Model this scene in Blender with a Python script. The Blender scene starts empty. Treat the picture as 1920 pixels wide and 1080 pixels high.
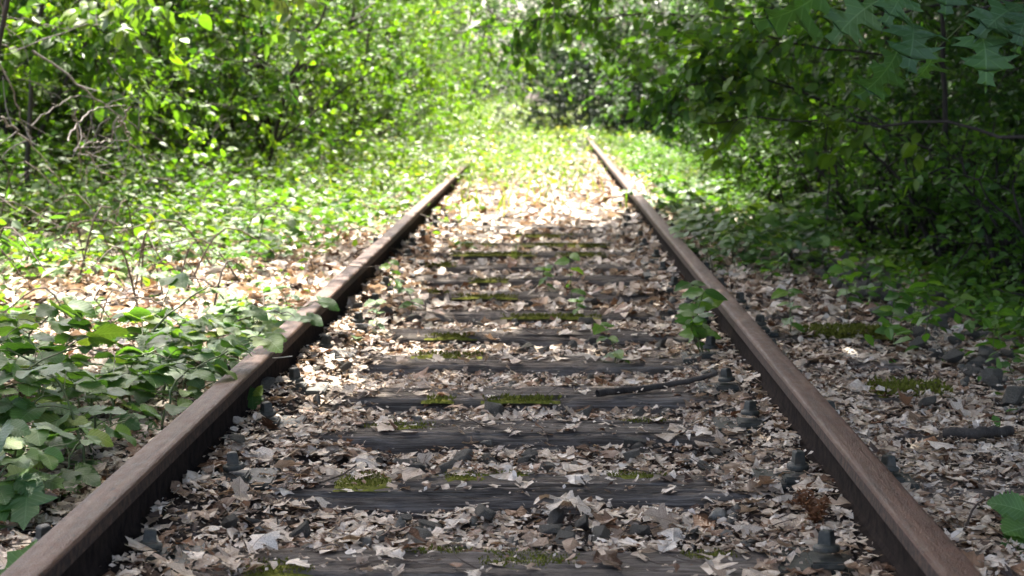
import bpy, bmesh, math, random
import numpy as np
from mathutils import Vector, Matrix

R = math.radians
rng = np.random.default_rng(11)
random.seed(5)
scene = bpy.context.scene
COL = scene.collection

# ------------------------------------------------------------------ camera
FPX = 3147.0                                  # focal length in pixels of the 1920 wide photograph
CAM = Vector((0.084, 0.0, 0.929))
YAW, PITCH = math.atan(64 / 3147 * math.cos(R(6.76))), R(6.76)
cam_d = bpy.data.cameras.new('camera')
cam = bpy.data.objects.new('camera', cam_d); COL.objects.link(cam)
cam.location = CAM
cam.rotation_euler = (math.pi / 2 - PITCH, 0, YAW)
cam_d.sensor_width = 36; cam_d.lens = FPX / 1920 * 36
cam_d.clip_start = 0.05; cam_d.clip_end = 600
cam_d.dof.use_dof = True; cam_d.dof.focus_distance = 4.15; cam_d.dof.aperture_fstop = 6.3
scene.camera = cam
scene.render.resolution_x, scene.render.resolution_y = 1024, 576

# ------------------------------------------------------------------ sky and sun
SUN_AZ, SUN_EL = R(-10), R(62)                 # azimuth from +Y (down the track), negative = to the left
world = bpy.data.worlds.new('World'); scene.world = world; world.use_nodes = True
wn = world.node_tree.nodes; wl = world.node_tree.links
sky = wn.new('ShaderNodeTexSky'); sky.sky_type = 'NISHITA'; sky.sun_disc = False
sky.sun_elevation = SUN_EL; sky.sun_rotation = SUN_AZ
sky.air_density = 0.65; sky.dust_density = 5.0; sky.ozone_density = 0.0
wl.new(sky.outputs[0], wn['Background'].inputs[0]); wn['Background'].inputs[1].default_value = 0.15
S = Vector((math.sin(SUN_AZ) * math.cos(SUN_EL), math.cos(SUN_AZ) * math.cos(SUN_EL), math.sin(SUN_EL)))
sun_d = bpy.data.lights.new('sun', 'SUN'); sun_d.energy = 4.2; sun_d.angle = R(0.53); sun_d.color = (1, 0.95, 0.86)
sun = bpy.data.objects.new('sun', sun_d); COL.objects.link(sun)
sun.rotation_euler = S.to_track_quat('Z', 'Y').to_euler()
vs = scene.view_settings
vs.view_transform = 'Standard'; vs.look = 'None'; vs.gamma = 1; vs.use_curve_mapping = False; vs.exposure = 2.62
cy = scene.cycles
cy.max_bounces = 6; cy.diffuse_bounces = 3; cy.glossy_bounces = 2; cy.transmission_bounces = 4; cy.transparent_max_bounces = 4
cy.caustics_reflective = False; cy.caustics_refractive = False
cy.use_denoising = True; cy.use_adaptive_sampling = False
cy.sample_clamp_indirect = 6

# ------------------------------------------------------------------ pixel <-> place
_F = Vector((-math.sin(YAW) * math.cos(PITCH), math.cos(YAW) * math.cos(PITCH), -math.sin(PITCH)))
_R = Vector((math.cos(YAW), math.sin(YAW), 0)); _U = _R.cross(_F)
def ray(px, py): return _F * FPX + _R * (px - 960) + _U * (540 - py)
def at(px, py, Y):                             # the place seen at that pixel, Y metres down the track
    d = ray(px, py); return CAM + d * (Y / d.y)
def on(px, py, z=0.0):                         # the place seen at that pixel at height z
    d = ray(px, py); return CAM + d * ((z - CAM.z) / d.z)

# ------------------------------------------------------------------ terrain height
def sstep(a, b, x):
    t = np.clip((x - a) / (b - a), 0, 1); return t * t * (3 - 2 * t)
_ph = rng.uniform(0, 6.28, (40,)); _an = rng.uniform(0, 6.28, (40,))
def wob(x, y, k, o=0):                         # cheap smooth noise, about -1..1
    s = 0
    for i in range(5):
        a = _an[(i + o) % 40]; f = k * (1 + 0.37 * i)
        s = s + np.sin((x * math.cos(a) + y * math.sin(a)) * f + _ph[(i + o) % 40])
    return s / 3.0
GAUGE = 1.435
SLEEPERS = [3.23, 3.89, 4.54, 5.10, 5.73, 6.37, 7.0, 7.65] + [8.28 + 0.63 * i for i in range(16)]
def height(x, y):
    x = np.asarray(x, float); y = np.asarray(y, float)
    ax = np.abs(x)
    z = -0.038 + 0.036 * sstep(0.38, 0.66, ax) + 0.012 * wob(x, y, 7) * sstep(9, 2, ax) + 0.007 * wob(x, y, 23, 7)
    z = z + 0.042 * sstep(.6, .7, ax) * sstep(.98, .8, ax)
    z = z + 0.035 * sstep(9, 13, y) * sstep(1.2, 0.2, ax)
    z = np.where(x < -0.8, z + 0.03 * sstep(-0.8, -1.2, x) + 0.28 * sstep(-2.2, -6, x), z)
    z = np.where(x > 0.8, z - 0.02 * sstep(0.8, 1.2, x) - 0.20 * sstep(1.45, 2.4, x) - 0.35 * sstep(2.4, 5.5, x), z)
    z = z + 0.03 * wob(x, y, 1.3, 3) * sstep(1.3, 2.5, ax)
    z = z + 0.017 * np.clip(y - 24, 0, 60) + 0.6 * sstep(70, 160, y) * wob(x, y, 0.05)
    return z
def hz(x, y): return float(height(x, y))

# ------------------------------------------------------------------ materials
def nmat(name):
    m = bpy.data.materials.new(name); m.use_nodes = True
    nt = m.node_tree; nt.nodes.clear()
    out = nt.nodes.new('ShaderNodeOutputMaterial')
    return m, nt, out
def ramp(nt, stops, fac):
    r = nt.nodes.new('ShaderNodeValToRGB'); els = r.color_ramp.elements
    while len(els) < len(stops): els.new(0.5)
    for e, (p, c) in zip(els, stops): e.position = p; e.color = (*c, 1)
    nt.links.new(fac, r.inputs[0]); return r.outputs[0]
def math_n(nt, op, a, b=None, c=None):
    n = nt.nodes.new('ShaderNodeMath'); n.operation = op
    for i, v in enumerate((a, b, c)):
        if v is None: continue
        if isinstance(v, (int, float)): n.inputs[i].default_value = v
        else: nt.links.new(v, n.inputs[i])
    return n.outputs[0]
def noise(nt, scale, detail=4, vec=None, rough=0.55):
    n = nt.nodes.new('ShaderNodeTexNoise'); n.inputs['Scale'].default_value = scale
    n.inputs['Detail'].default_value = detail; n.inputs['Roughness'].default_value = rough
    if vec is not None: nt.links.new(vec, n.inputs['Vector'])
    return n.outputs[0]
def coords(nt, kind='Object', scale=(1, 1, 1)):
    t = nt.nodes.new('ShaderNodeTexCoord'); mp = nt.nodes.new('ShaderNodeMapping')
    mp.inputs['Scale'].default_value = scale; nt.links.new(t.outputs[kind], mp.inputs[0]); return mp.outputs[0]
def mixc(nt, fac, a, b, mode='MIX'):
    n = nt.nodes.new('ShaderNodeMix'); n.data_type = 'RGBA'; n.blend_type = mode
    for i, v in ((0, fac), (6, a), (7, b)):
        if isinstance(v, (int, float)): n.inputs[i].default_value = v
        elif isinstance(v, tuple): n.inputs[i].default_value = (*v, 1)
        else: nt.links.new(v, n.inputs[i])
    return n.outputs[2]
def bump(nt, h, strength=0.4, dist=0.01):
    b = nt.nodes.new('ShaderNodeBump'); b.inputs['Strength'].default_value = strength
    b.inputs['Distance'].default_value = dist; nt.links.new(h, b.inputs['Height']); return b.outputs[0]
def principled(nt, col, rough, spec=0.5, normal=None, metallic=0.0):
    p = nt.nodes.new('ShaderNodeBsdfPrincipled')
    for k, v in (('Base Color', col), ('Roughness', rough), ('Specular IOR Level', spec), ('Metallic', metallic)):
        if isinstance(v, (int, float)): p.inputs[k].default_value = v
        elif isinstance(v, tuple): p.inputs[k].default_value = (*v, 1)
        else: nt.links.new(v, p.inputs[k])
    if normal is not None: nt.links.new(normal, p.inputs['Normal'])
    return p.outputs[0]

def leaf_mat(name, stops, trans=0.42, rough=0.38, spec=0.5, tgain=(1.55, 1.85, 0.45), veins=0.0, objrand=False):
    m, nt, out = nmat(name)
    at_ = nt.nodes.new('ShaderNodeAttribute'); at_.attribute_name = 'lc'
    sx = nt.nodes.new('ShaderNodeSeparateXYZ'); nt.links.new(at_.outputs['Vector'], sx.inputs[0])
    r = sx.outputs[2]
    oi = nt.nodes.new('ShaderNodeObjectInfo')
    if objrand: r = math_n(nt, 'FRACT', math_n(nt, 'ADD', r, oi.outputs['Random']))
    col = ramp(nt, stops, r)
    # tone from object to object
    k = math_n(nt, 'MULTIPLY_ADD', oi.outputs['Random'], 0.3, 0.85)
    h = nt.nodes.new('ShaderNodeHueSaturation'); nt.links.new(col, h.inputs['Color']); nt.links.new(k, h.inputs['Value'])
    col = h.outputs[0]
    nrm = None
    if veins:
        u = math_n(nt, 'ABSOLUTE', sx.outputs[0])
        side = math_n(nt, 'SINE', math_n(nt, 'MULTIPLY', math_n(nt, 'SUBTRACT', sx.outputs[1], math_n(nt, 'MULTIPLY', u, 0.75)), 52))
        side = math_n(nt, 'SMOOTH_MAX', math_n(nt, 'SUBTRACT', side, 0.72), 0.0, 0.1)
        mid = math_n(nt, 'LESS_THAN', u, 0.012)
        v = math_n(nt, 'MINIMUM', math_n(nt, 'ADD', math_n(nt, 'MULTIPLY', side, 2.0), mid), 1.0)
        lt = nt.nodes.new('ShaderNodeHueSaturation'); nt.links.new(col, lt.inputs['Color']); lt.inputs['Value'].default_value = 1.9; lt.inputs['Saturation'].default_value = 0.75
        col = mixc(nt, math_n(nt, 'MULTIPLY', v, veins), col, lt.outputs[0])
        nn = noise(nt, 70, 2, coords(nt))
        nrm = bump(nt, math_n(nt, 'ADD', math_n(nt, 'MULTIPLY', v, -0.8), math_n(nt, 'MULTIPLY', nn, 0.5)), 0.5, 0.004)
    p = principled(nt, col, rough, spec, nrm)
    t = nt.nodes.new('ShaderNodeBsdfTranslucent')
    nt.links.new(mixc(nt, 1.0, col, tgain, 'MULTIPLY'), t.inputs[0])
    mx = nt.nodes.new('ShaderNodeMixShader'); mx.inputs[0].default_value = trans
    nt.links.new(p, mx.inputs[1]); nt.links.new(t.outputs[0], mx.inputs[2])
    nt.links.new(mx.outputs[0], out.inputs[0]); return m

M = {}
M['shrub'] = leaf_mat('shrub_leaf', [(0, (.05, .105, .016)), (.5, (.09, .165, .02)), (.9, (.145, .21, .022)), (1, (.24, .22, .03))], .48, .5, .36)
M['shrub_cool'] = leaf_mat('cool_leaf', [(0, (.03, .075, .018)), (.6, (.05, .11, .024)), (1, (.085, .145, .028))], .38, .5, .36)  # deep green; on shrubs closing the track this darker tone stands for shade
M['dark_bush'] = leaf_mat('dark_evergreen_leaf', [(0, (.022, .045, .022)), (1, (.05, .085, .04))], .2, .42)
M['canopy'] = leaf_mat('oak_canopy_leaf', [(0, (.045, .085, .015)), (1, (.09, .13, .025))], .4, .4)
M['cover'] = leaf_mat('bramble_cover_leaf', [(0, (.045, .105, .022)), (.5, (.08, .15, .026)), (.88, (.14, .195, .024)), (1, (.24, .21, .03))], .44, .5, .4)
M['weed'] = leaf_mat('trackside_weed_leaf', [(0, (.05, .10, .024)), (.55, (.095, .145, .03)), (.85, (.16, .18, .04)), (1, (.33, .26, .13))], .45, .4)
M['shade_cover'] = leaf_mat('forest_floor_leaf', [(0, (.045, .10, .02)), (.6, (.07, .14, .024)), (1, (.12, .185, .03))], .4, .5, .3)
M['bramble'] = leaf_mat('bramble_leaf', [(0, (.05, .115, .03)), (.5, (.075, .15, .035)), (.85, (.11, .185, .038)), (1, (.17, .21, .035))], .36, .36, veins=.55, objrand=True)
M['seedling'] = leaf_mat('seedling_leaf', [(0, (.05, .12, .02)), (.6, (.085, .17, .025)), (1, (.13, .2, .03))], .42, .34, veins=.4, objrand=True)
M['oakleaf'] = leaf_mat('red_oak_leaf', [(0, (.04, .09, .036)), (.5, (.048, .105, .034)), (1, (.062, .125, .024))], .34, .4, .4, veins=.5, objrand=True)
M['grass'] = leaf_mat('grass_blade', [(0, (.09, .15, .02)), (.7, (.16, .2, .03)), (1, (.28, .24, .1))], .4, .4)

def dead_mat(name, objrand=False):
    m, nt, out = nmat(name)
    at_ = nt.nodes.new('ShaderNodeAttribute'); at_.attribute_name = 'lc'
    sx = nt.nodes.new('ShaderNodeSeparateXYZ'); nt.links.new(at_.outputs['Vector'], sx.inputs[0])
    r = sx.outputs[2]
    if objrand:
        oi = nt.nodes.new('ShaderNodeObjectInfo'); r = math_n(nt, 'FRACT', math_n(nt, 'ADD', r, oi.outputs['Random']))
    col = ramp(nt, [(0, (.035, .022, .017)), (.1, (.085, .048, .03)), (.2, (.19, .09, .042)), (.27, (.29, .195, .125)), (.42, (.45, .355, .26)), (.75, (.59, .495, .385)), (1, (.70, .62, .52))], r)
    n = noise(nt, 38, 4, coords(nt))
    col = mixc(nt, 1.0, col, ramp(nt, [(.32, (.55, .5, .46)), (.58, (1.08, 1.08, 1.08))], n), 'MULTIPLY')
    u = math_n(nt, 'ABSOLUTE', sx.outputs[0])
    mid = math_n(nt, 'LESS_THAN', u, 0.014)
    col = mixc(nt, math_n(nt, 'MULTIPLY', mid, .5), col, (.16, .10, .06))
    side = math_n(nt, 'SINE', math_n(nt, 'MULTIPLY', math_n(nt, 'SUBTRACT', sx.outputs[1], math_n(nt, 'MULTIPLY', u, 0.9)), 44))
    nrm = bump(nt, math_n(nt, 'ADD', math_n(nt, 'MULTIPLY', side, .12), n), .5, .006)
    p = principled(nt, col, .5, .4, nrm)
    t = nt.nodes.new('ShaderNodeBsdfTranslucent'); nt.links.new(mixc(nt, 1.0, col, (1.0, .8, .6), 'MULTIPLY'), t.inputs[0])
    mx = nt.nodes.new('ShaderNodeMixShader'); mx.inputs[0].default_value = .16
    nt.links.new(p, mx.inputs[1]); nt.links.new(t.outputs[0], mx.inputs[2]); nt.links.new(mx.outputs[0], out.inputs[0]); return m
M['dead'] = dead_mat('dead_leaf_litter'); M['dead_obj'] = dead_mat('dead_leaf', True)

def soil():
    m, nt, out = nmat('leaf_mould_soil'); c = coords(nt)
    n1 = noise(nt, 34, 6, c, .7); n2 = noise(nt, 3, 3, c); n3 = noise(nt, 120, 3, c, .7)
    col = ramp(nt, [(.32, (.012, .009, .007)), (.52, (.04, .028, .02)), (.64, (.11, .08, .06)), (.72, (.3, .24, .18))], n1)
    col = mixc(nt, ramp(nt, [(.35, (0, 0, 0)), (.65, (.6, .6, .6))], n2), col, (.07, .05, .04))
    nt.links.new(principled(nt, col, .85, .25, bump(nt, math_n(nt, 'ADD', n1, math_n(nt, 'MULTIPLY', n3, .5)), 1, .03)), out.inputs[0]); return m
M['soil'] = soil()
def wood():
    m, nt, out = nmat('weathered_sleeper_wood')
    c = coords(nt, 'Object', (1.3, 34, 34)); n1 = noise(nt, 2.4, 6, c, .7); n2 = noise(nt, 5, 4, coords(nt, 'Object', (1, 2, 2)))
    n4 = noise(nt, 9, 3, coords(nt, 'Object', (.5, 30, 30)), .6)
    oi = nt.nodes.new('ShaderNodeObjectInfo')
    col = ramp(nt, [(.3, (.022, .018, .015)), (.44, (.10, .08, .064)), (.6, (.215, .182, .152)), (.76, (.34, .30, .26))], n1)
    col = mixc(nt, ramp(nt, [(.45, (0, 0, 0)), (.75, (.75, .75, .75))], n2), col, (.075, .06, .045))
    k = math_n(nt, 'MULTIPLY_ADD', oi.outputs['Random'], .4, .8)
    h = nt.nodes.new('ShaderNodeHueSaturation'); nt.links.new(col, h.inputs['Color']); nt.links.new(k, h.inputs['Value'])
    nt.links.new(principled(nt, h.outputs[0], .8, .2, bump(nt, math_n(nt, 'ADD', n1, n4), 1, .014)), out.inputs[0]); return m
M['wood'] = wood()
def rust():
    m, nt, out = nmat('brown_rail_steel')
    c = coords(nt, 'Object', (40, 1.6, 40)); n1 = noise(nt, 2.0, 5, c, .65); n2 = noise(nt, 18, 5, coords(nt, 'Object', (3, 1, 3)), .65); n3 = noise(nt, 260, 2, coords(nt))
    n5 = noise(nt, 3.2, 4, coords(nt, 'Object', (3, 1, 3)), .6)
    col = ramp(nt, [(.3, (.05, .025, .016)), (.5, (.09, .045, .028)), (.72, (.145, .078, .05))], n1)
    col = mixc(nt, ramp(nt, [(.52, (0, 0, 0)), (.72, (.8, .8, .8))], n2), col, (.10, .046, .026))
    col = mixc(nt, ramp(nt, [(.5, (0, 0, 0)), (.75, (.55, .55, .55))], n5), col, (.14, .088, .06))
    col = mixc(nt, ramp(nt, [(.6, (0, 0, 0)), (.68, (.85, .85, .85))], noise(nt, 70, 4, coords(nt))), col, (.035, .025, .02))
    rg = ramp(nt, [(.3, (.42, .42, .42)), (.7, (.62, .62, .62))], n2)
    nt.links.new(principled(nt, col, rg, .3, bump(nt, math_n(nt, 'ADD', math_n(nt, 'MULTIPLY', n1, .7), math_n(nt, 'MULTIPLY', n3, 1.2)), .9, .005)), out.inputs[0]); return m
M['rail'] = rust()
M['web'] = None
def simple(name, stops, scale, rough, spec=.4, bstr=.5, bd=.006, stretch=(1, 1, 1), orand=0.0):
    m, nt, out = nmat(name); c = coords(nt, 'Object', stretch); n = noise(nt, scale, 6, c, .65)
    col = ramp(nt, stops, n)
    if orand:
        oi = nt.nodes.new('ShaderNodeObjectInfo'); h = nt.nodes.new('ShaderNodeHueSaturation')
        nt.links.new(col, h.inputs['Color']); nt.links.new(math_n(nt, 'MULTIPLY_ADD', oi.outputs['Random'], orand, 1 - orand / 2), h.inputs['Value']); col = h.outputs[0]
    nt.links.new(principled(nt, col, rough, spec, bump(nt, n, bstr, bd)), out.inputs[0]); return m
M['web'] = simple('dark_greasy_rail_web', [(.35, (.012, .009, .008)), (.6, (.026, .019, .015)), (.8, (.036, .024, .016))], 30, 1.0, .05)  # greasy dark rust, with the shade under the head painted into the colour
M['rail_side'] = simple('rough_rusty_rail_side', [(.35, (.022, .014, .010)), (.5, (.042, .026, .018)), (.64, (.075, .042, .026)), (.75, (.13, .085, .06))], 55, .85, .3, .8, .004)  # brown rust, its tone also lowered to paint in shade from overhanging trees
M['bolt'] = simple('greenish_grey_cast_iron', [(.35, (.022, .023, .018)), (.55, (.048, .047, .036)), (.72, (.085, .055, .034))], 45, .6, .4)
M['stone'] = simple('grey_ballast_stone', [(.3, (.07, .062, .048)), (.5, (.155, .138, .108)), (.62, (.215, .195, .158)), (.74, (.31, .285, .24))], 20, .85, .25, 1, .03, orand=.7)
M['moss'] = simple('green_moss', [(.3, (.06, .065, .01)), (.55, (.135, .14, .018)), (.75, (.2, .19, .04))], 60, .9, .15, 1, .01)
M['bark'] = simple('dark_bark', [(.35, (.022, .018, .014)), (.6, (.055, .045, .036)), (.75, (.09, .08, .065))], 22, .85, .25, 1, .02, (1, 1, .25))
M['twig'] = simple('brown_twig', [(.35, (.05, .035, .025)), (.6, (.11, .08, .058)), (.8, (.19, .15, .11))], 40, .75, .3)
M['deadwood'] = simple('pale_grey_dead_twig', [(.35, (.11, .09, .078)), (.6, (.21, .185, .165)), (.8, (.31, .285, .26))], 45, .7, .3)
M['stem'] = simple('green_stem', [(.35, (.05, .075, .02)), (.6, (.09, .11, .03)), (.8, (.13, .09, .04))], 40, .55, .4)
M['straw'] = simple('pale_straw', [(.3, (.38, .33, .24)), (.7, (.55, .5, .4))], 40, .5, .4)
M['fern'] = simple('rusty_dead_fern', [(.35, (.09, .035, .014)), (.6, (.17, .07, .025)), (.8, (.24, .12, .045))], 50, .7, .3)

# ------------------------------------------------------------------ mesh helpers
def tag(o, label=None, cat=None, group=None, kind=None):
    for k, v in (('label', label), ('category', cat), ('group', group), ('kind', kind)):
        if v: o[k] = v
    return o
def link(name, me, mat=None, parent=None, loc=None):
    if mat is not None and not me.materials: me.materials.append(mat)
    o = bpy.data.objects.new(name, me); COL.objects.link(o)
    if parent is not None: o.parent = parent
    if loc is not None: o.location = loc
    return o
def empty(name, loc=(0, 0, 0), parent=None):
    o = bpy.data.objects.new(name, None); COL.objects.link(o); o.location = loc; o.empty_display_size = .05
    if parent is not None: o.parent = parent
    return o
def kids(o): return [c for c in list(o.children)]
def copy_tree(o, parent=None):
    c = o.copy(); COL.objects.link(c)
    if parent is not None: c.parent = parent
    for ch in kids(o): copy_tree(ch, c)
    return c
def tri_mesh(name, V, F, lc=None, smooth=False):
    V = np.ascontiguousarray(V, np.float32); F = np.ascontiguousarray(F, np.int32)
    me = bpy.data.meshes.new(name); n, k = len(F), F.shape[1]
    me.vertices.add(len(V)); me.vertices.foreach_set('co', V.ravel())
    me.loops.add(n * k); me.loops.foreach_set('vertex_index', F.ravel())
    me.polygons.add(n); me.polygons.foreach_set('loop_start', np.arange(0, n * k, k, dtype=np.int32))
    if smooth: me.polygons.foreach_set('use_smooth', np.ones(n, bool))
    me.update(calc_edges=True)
    if lc is not None:
        a = me.attributes.new('lc', 'FLOAT_VECTOR', 'POINT'); a.data.foreach_set('vector', np.ascontiguousarray(lc, np.float32).ravel())
    return me

# ---- leaf templates: half outlines (w, v) from base to tip
def half(n, fn, teeth=0.0):
    vs_ = np.linspace(0, 1, n); out = []
    for i, v in enumerate(vs_):
        w = fn(v) * (1 + (teeth if i % 2 else -teeth)); out.append((w if 0 < i < n - 1 else 0, v + (teeth * .12 if i % 2 else 0) * (0 < i < n - 1)))
    return out
ovate = lambda v: .62 * (v ** .55) * ((1 - v) ** .85) * 1.25
O_LOW = [(0, 0), (.27, .3), (.23, .66), (0, 1)]
O_MED = [(0, 0), (.2, .12), (.31, .35), (.27, .62), (.13, .85), (0, 1)]
O_BRAMBLE = half(25, lambda v: .78 * (v ** .5) * ((1 - v) ** .75) * 1.2, .10)
O_SEED = half(13, ovate, .02)
O_OAK = [(0, 0), (.02, .06), (.09, .15), (.25, .17), (.30, .21), (.14, .27), (.10, .34), (.17, .39), (.40, .40), (.36, .455), (.50, .50), (.33, .51),
         (.16, .555), (.14, .61), (.24, .66), (.40, .69), (.29, .72), (.34, .79), (.20, .77), (.10, .80), (.10, .86), (.15, .93), (.05, .92), (0, 1)]
O_DEAD = [(0, 0), (.19, .16), (.25, .25), (.15, .33), (.34, .45), (.33, .54), (.19, .62), (.27, .75), (.12, .86), (0, 1)]
O_TINY = [(0, 0), (.3, .42), (0, 1)]
O_DEADL = [(0, 0), (.28, .25), (.17, .42), (.33, .62), (0, 1)]
O_MAPLE = [(0, .06), (.18, .0), (.40, -.02), (.30, .12), (.42, .22), (.62, .40), (.42, .43), (.28, .46), (.26, .56), (.30, .72), (.14, .78), (0, 1)]
def template(outline, fold=.15, curl=.15, cross=.0, wave=.0, skew=0.0, petiole=0.0, rg=None):
    V, F, L = [], [], []
    ph = 0 if rg is None else rg.uniform(0, 6.28)
    def z(u, v): return fold * abs(u) - curl * (v - .25) ** 2 - cross * u * u * 2 + wave * math.sin(7 * v + 5 * u + ph) * abs(u) * 2
    two = isinstance(outline, tuple)
    for s in (-1, 1):
        b = len(V); ol = (outline[0] if s < 0 else outline[1]) if two else outline; n = len(ol)
        for (w, v) in ol:
            u = s * w * (1 + (0 if rg is None else rg.uniform(-.12, .12)))
            V.append((0 + skew * v * v, v, z(0, v))); L.append((0, v, 0))
            V.append((u + skew * v * v, v, z(u, v))); L.append((u, v, 0))
        for i in range(n - 1):
            a = b + 2 * i
            q = ((a, a + 1, a + 3), (a, a + 3, a + 2)) if s < 0 else ((a, a + 3, a + 1), (a, a + 2, a + 3))
            F += [t for t in q]
    if petiole:
        b = len(V); w = .013
        for y_, x_, zz in ((0, w, .0), (0, -w, .0), (-petiole, -w, -petiole * .25), (-petiole, w, -petiole * .25)):
            V.append((x_, y_, zz + z(0, 0) + .002)); L.append((0, 0, 0))
        F += [(b, b + 1, b + 2), (b, b + 2, b + 3)]
    V = np.array(V); F = np.array(F); L = np.array(L)
    # drop degenerate faces
    A = np.linalg.norm(np.cross(V[F[:, 1]] - V[F[:, 0]], V[F[:, 2]] - V[F[:, 0]]), axis=1); F = F[A > 1e-7]
    return V, F, L
def frames(D, N):                              # rotation matrices with y along D and z near N
    D = D / np.linalg.norm(D, axis=1, keepdims=True)
    X = np.cross(D, N); X /= np.linalg.norm(X, axis=1, keepdims=True) + 1e-9
    Z = np.cross(X, D); return np.stack([X, D, Z], axis=2)
def scatter(tpls, pos, D, N, size, r, rg=rng):
    """many leaves of a few templates as one triangle soup: verts, tris, lc"""
    pick = rg.integers(0, len(tpls), len(pos)); VV, FF, LL, off = [], [], [], 0
    Rm = frames(D, N)
    for t, (V, F, L) in enumerate(tpls):
        k = np.where(pick == t)[0]
        if not len(k): continue
        W = np.einsum('kij,vj->kvi', Rm[k], V) * size[k][:, None, None] + pos[k][:, None, :]
        lc = np.broadcast_to(L, (len(k),) + L.shape).copy(); lc[:, :, 2] = r[k][:, None]
        nv = len(V)
        VV.append(W.reshape(-1, 3)); LL.append(lc.reshape(-1, 3))
        FF.append((F[None] + (np.arange(len(k)) * nv)[:, None, None] + off).reshape(-1, 3)); off += nv * len(k)
    return np.concatenate(VV), np.concatenate(FF), np.concatenate(LL)
def join(parts):
    VV, FF, LL, off = [], [], [], 0
    for V, F, L in parts:
        VV.append(V); FF.append(F + off); LL.append(L); off += len(V)
    return np.concatenate(VV), np.concatenate(FF), np.concatenate(LL)
def tubes(paths, sides=5):
    """paths: list of (points, radii) -> verts, quads"""
    VV, FF, off = [], [], 0
    ang = np.arange(sides) * 2 * math.pi / sides; ca, sa = np.cos(ang), np.sin(ang)
    for P, r in paths:
        P = np.asarray(P, float); r = np.asarray(r, float); n = len(P)
        T = np.gradient(P, axis=0); T /= np.linalg.norm(T, axis=1, keepdims=True) + 1e-9
        up = np.array([0, 0, 1.0]) if abs(T[0, 2]) < .9 else np.array([1.0, 0, 0])
        A = np.cross(T, up); A /= np.linalg.norm(A, axis=1, keepdims=True) + 1e-9
        B = np.cross(T, A)
        V = P[:, None] + r[:, None, None] * (A[:, None] * ca[None, :, None] + B[:, None] * sa[None, :, None])
        i = np.arange(n - 1)[:, None] * sides; j = np.arange(sides)[None]; j2 = (j + 1) % sides
        q = np.stack([i + j, i + j2, i + sides + j2, i + sides + j], axis=2).reshape(-1, 4) + off
        VV.append(V.reshape(-1, 3)); FF.append(q); off += n * sides
    return np.concatenate(VV), np.concatenate(FF)
def tube_mesh(name, paths, sides=6):
    V, F = tubes(paths, sides); return tri_mesh(name, V, F, smooth=True)
def curve(pts, n=14, jit=0.0, rg=rng):          # smooth polyline through points
    P = np.array([tuple(p) for p in pts], float)
    if len(P) == 2: P = np.array([P[0], (P[0] + P[1]) / 2, P[1]])
    Q = np.vstack([2 * P[0] - P[1], P, 2 * P[-1] - P[-2]]); out = []
    for i in range(1, len(Q) - 2):
        t = np.linspace(0, 1, max(3, n // (len(P) - 1) + 1))[:, None]
        if i > 1: t = t[1:]
        a, b, c, d = Q[i - 1], Q[i], Q[i + 1], Q[i + 2]
        out.append(.5 * (2 * b + (c - a) * t + (2 * a - 5 * b + 4 * c - d) * t ** 2 + (3 * b - a - 3 * c + d) * t ** 3))
    out = np.concatenate(out)
    if jit: out[1:-1] += rg.normal(0, jit, out[1:-1].shape)
    return out
def unit(v): v = np.asarray(v, float); return v / (np.linalg.norm(v) + 1e-9)

T_LOW = [template(O_LOW, f, c) for f, c in ((.1, .1), (.25, .25), (.05, .35), (.3, .05))]
T_MED = [template(O_MED, f, c, w_, 0.04) for f, c, w_ in ((.12, .2, .1), (.25, .3, .0), (.05, .4, .2))]
T_TINY = [template(O_TINY, f, c) for f, c in ((.15, .2), (-.2, .4), (.3, -.2))]
T_OAKL = [template(O_DEADL, .1, c) for c in (.1, .3)]
def torn(rg, n=6):                             # broken, weathered leaf outline, different on its two sides
    def side():
        v_ = np.sort(rg.uniform(.08, .92, n)); w_ = .36 * np.sin(math.pi * v_ ** .8) ** .7 * rg.choice([.35, .6, .85, 1.0, 1.15], n); return [(0, 0)] + list(zip(w_, v_)) + [(0, 1)]
    return (side(), side())
T_DEAD = [template(torn(rng) if i % 4 else O_DEAD, rng.uniform(-.3, .35), rng.uniform(-.4, .5), rng.uniform(-.6, .6), rng.uniform(.02, .2), rng.uniform(-.2, .2), .18 if i % 3 == 0 else 0, rng) for i in range(24)]
T_DEADL = [template(torn(rng, 3), rng.uniform(-.3, .4), rng.uniform(-.5, .6), rng.uniform(-.6, .6), .1, rng.uniform(-.2, .2), 0, rng) for i in range(16)]

# ================================================================== SETTING
# ------------------------------------------------------------------ ground
gx = np.unique(np.round(np.concatenate([-np.geomspace(4, 170, 30)[::-1], np.arange(-4, -2, .12), np.arange(-2, 2.2, .06), np.arange(2.2, 4.5, .12), np.geomspace(4.6, 170, 30)]), 4))
gy = np.unique(np.round(np.concatenate([-np.geomspace(.5, 60, 14)[::-1], np.arange(0, 2.6, .3), np.arange(2.6, 10, .06), np.arange(10, 30, .2), np.geomspace(30, 260, 40)]), 4))
X, Y = np.meshgrid(gx, gy); Z = height(X, Y) - 0.012
V = np.stack([X, Y, Z], 2).reshape(-1, 3); nx = len(gx)
i = (np.arange(len(gy) - 1)[:, None] * nx + np.arange(nx - 1)[None]).ravel()
ground = link('ground', tri_mesh('ground', V, np.stack([i, i + 1, i + nx + 1, i + nx], 1), smooth=True), M['soil']); tag(ground, kind='structure')

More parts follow.
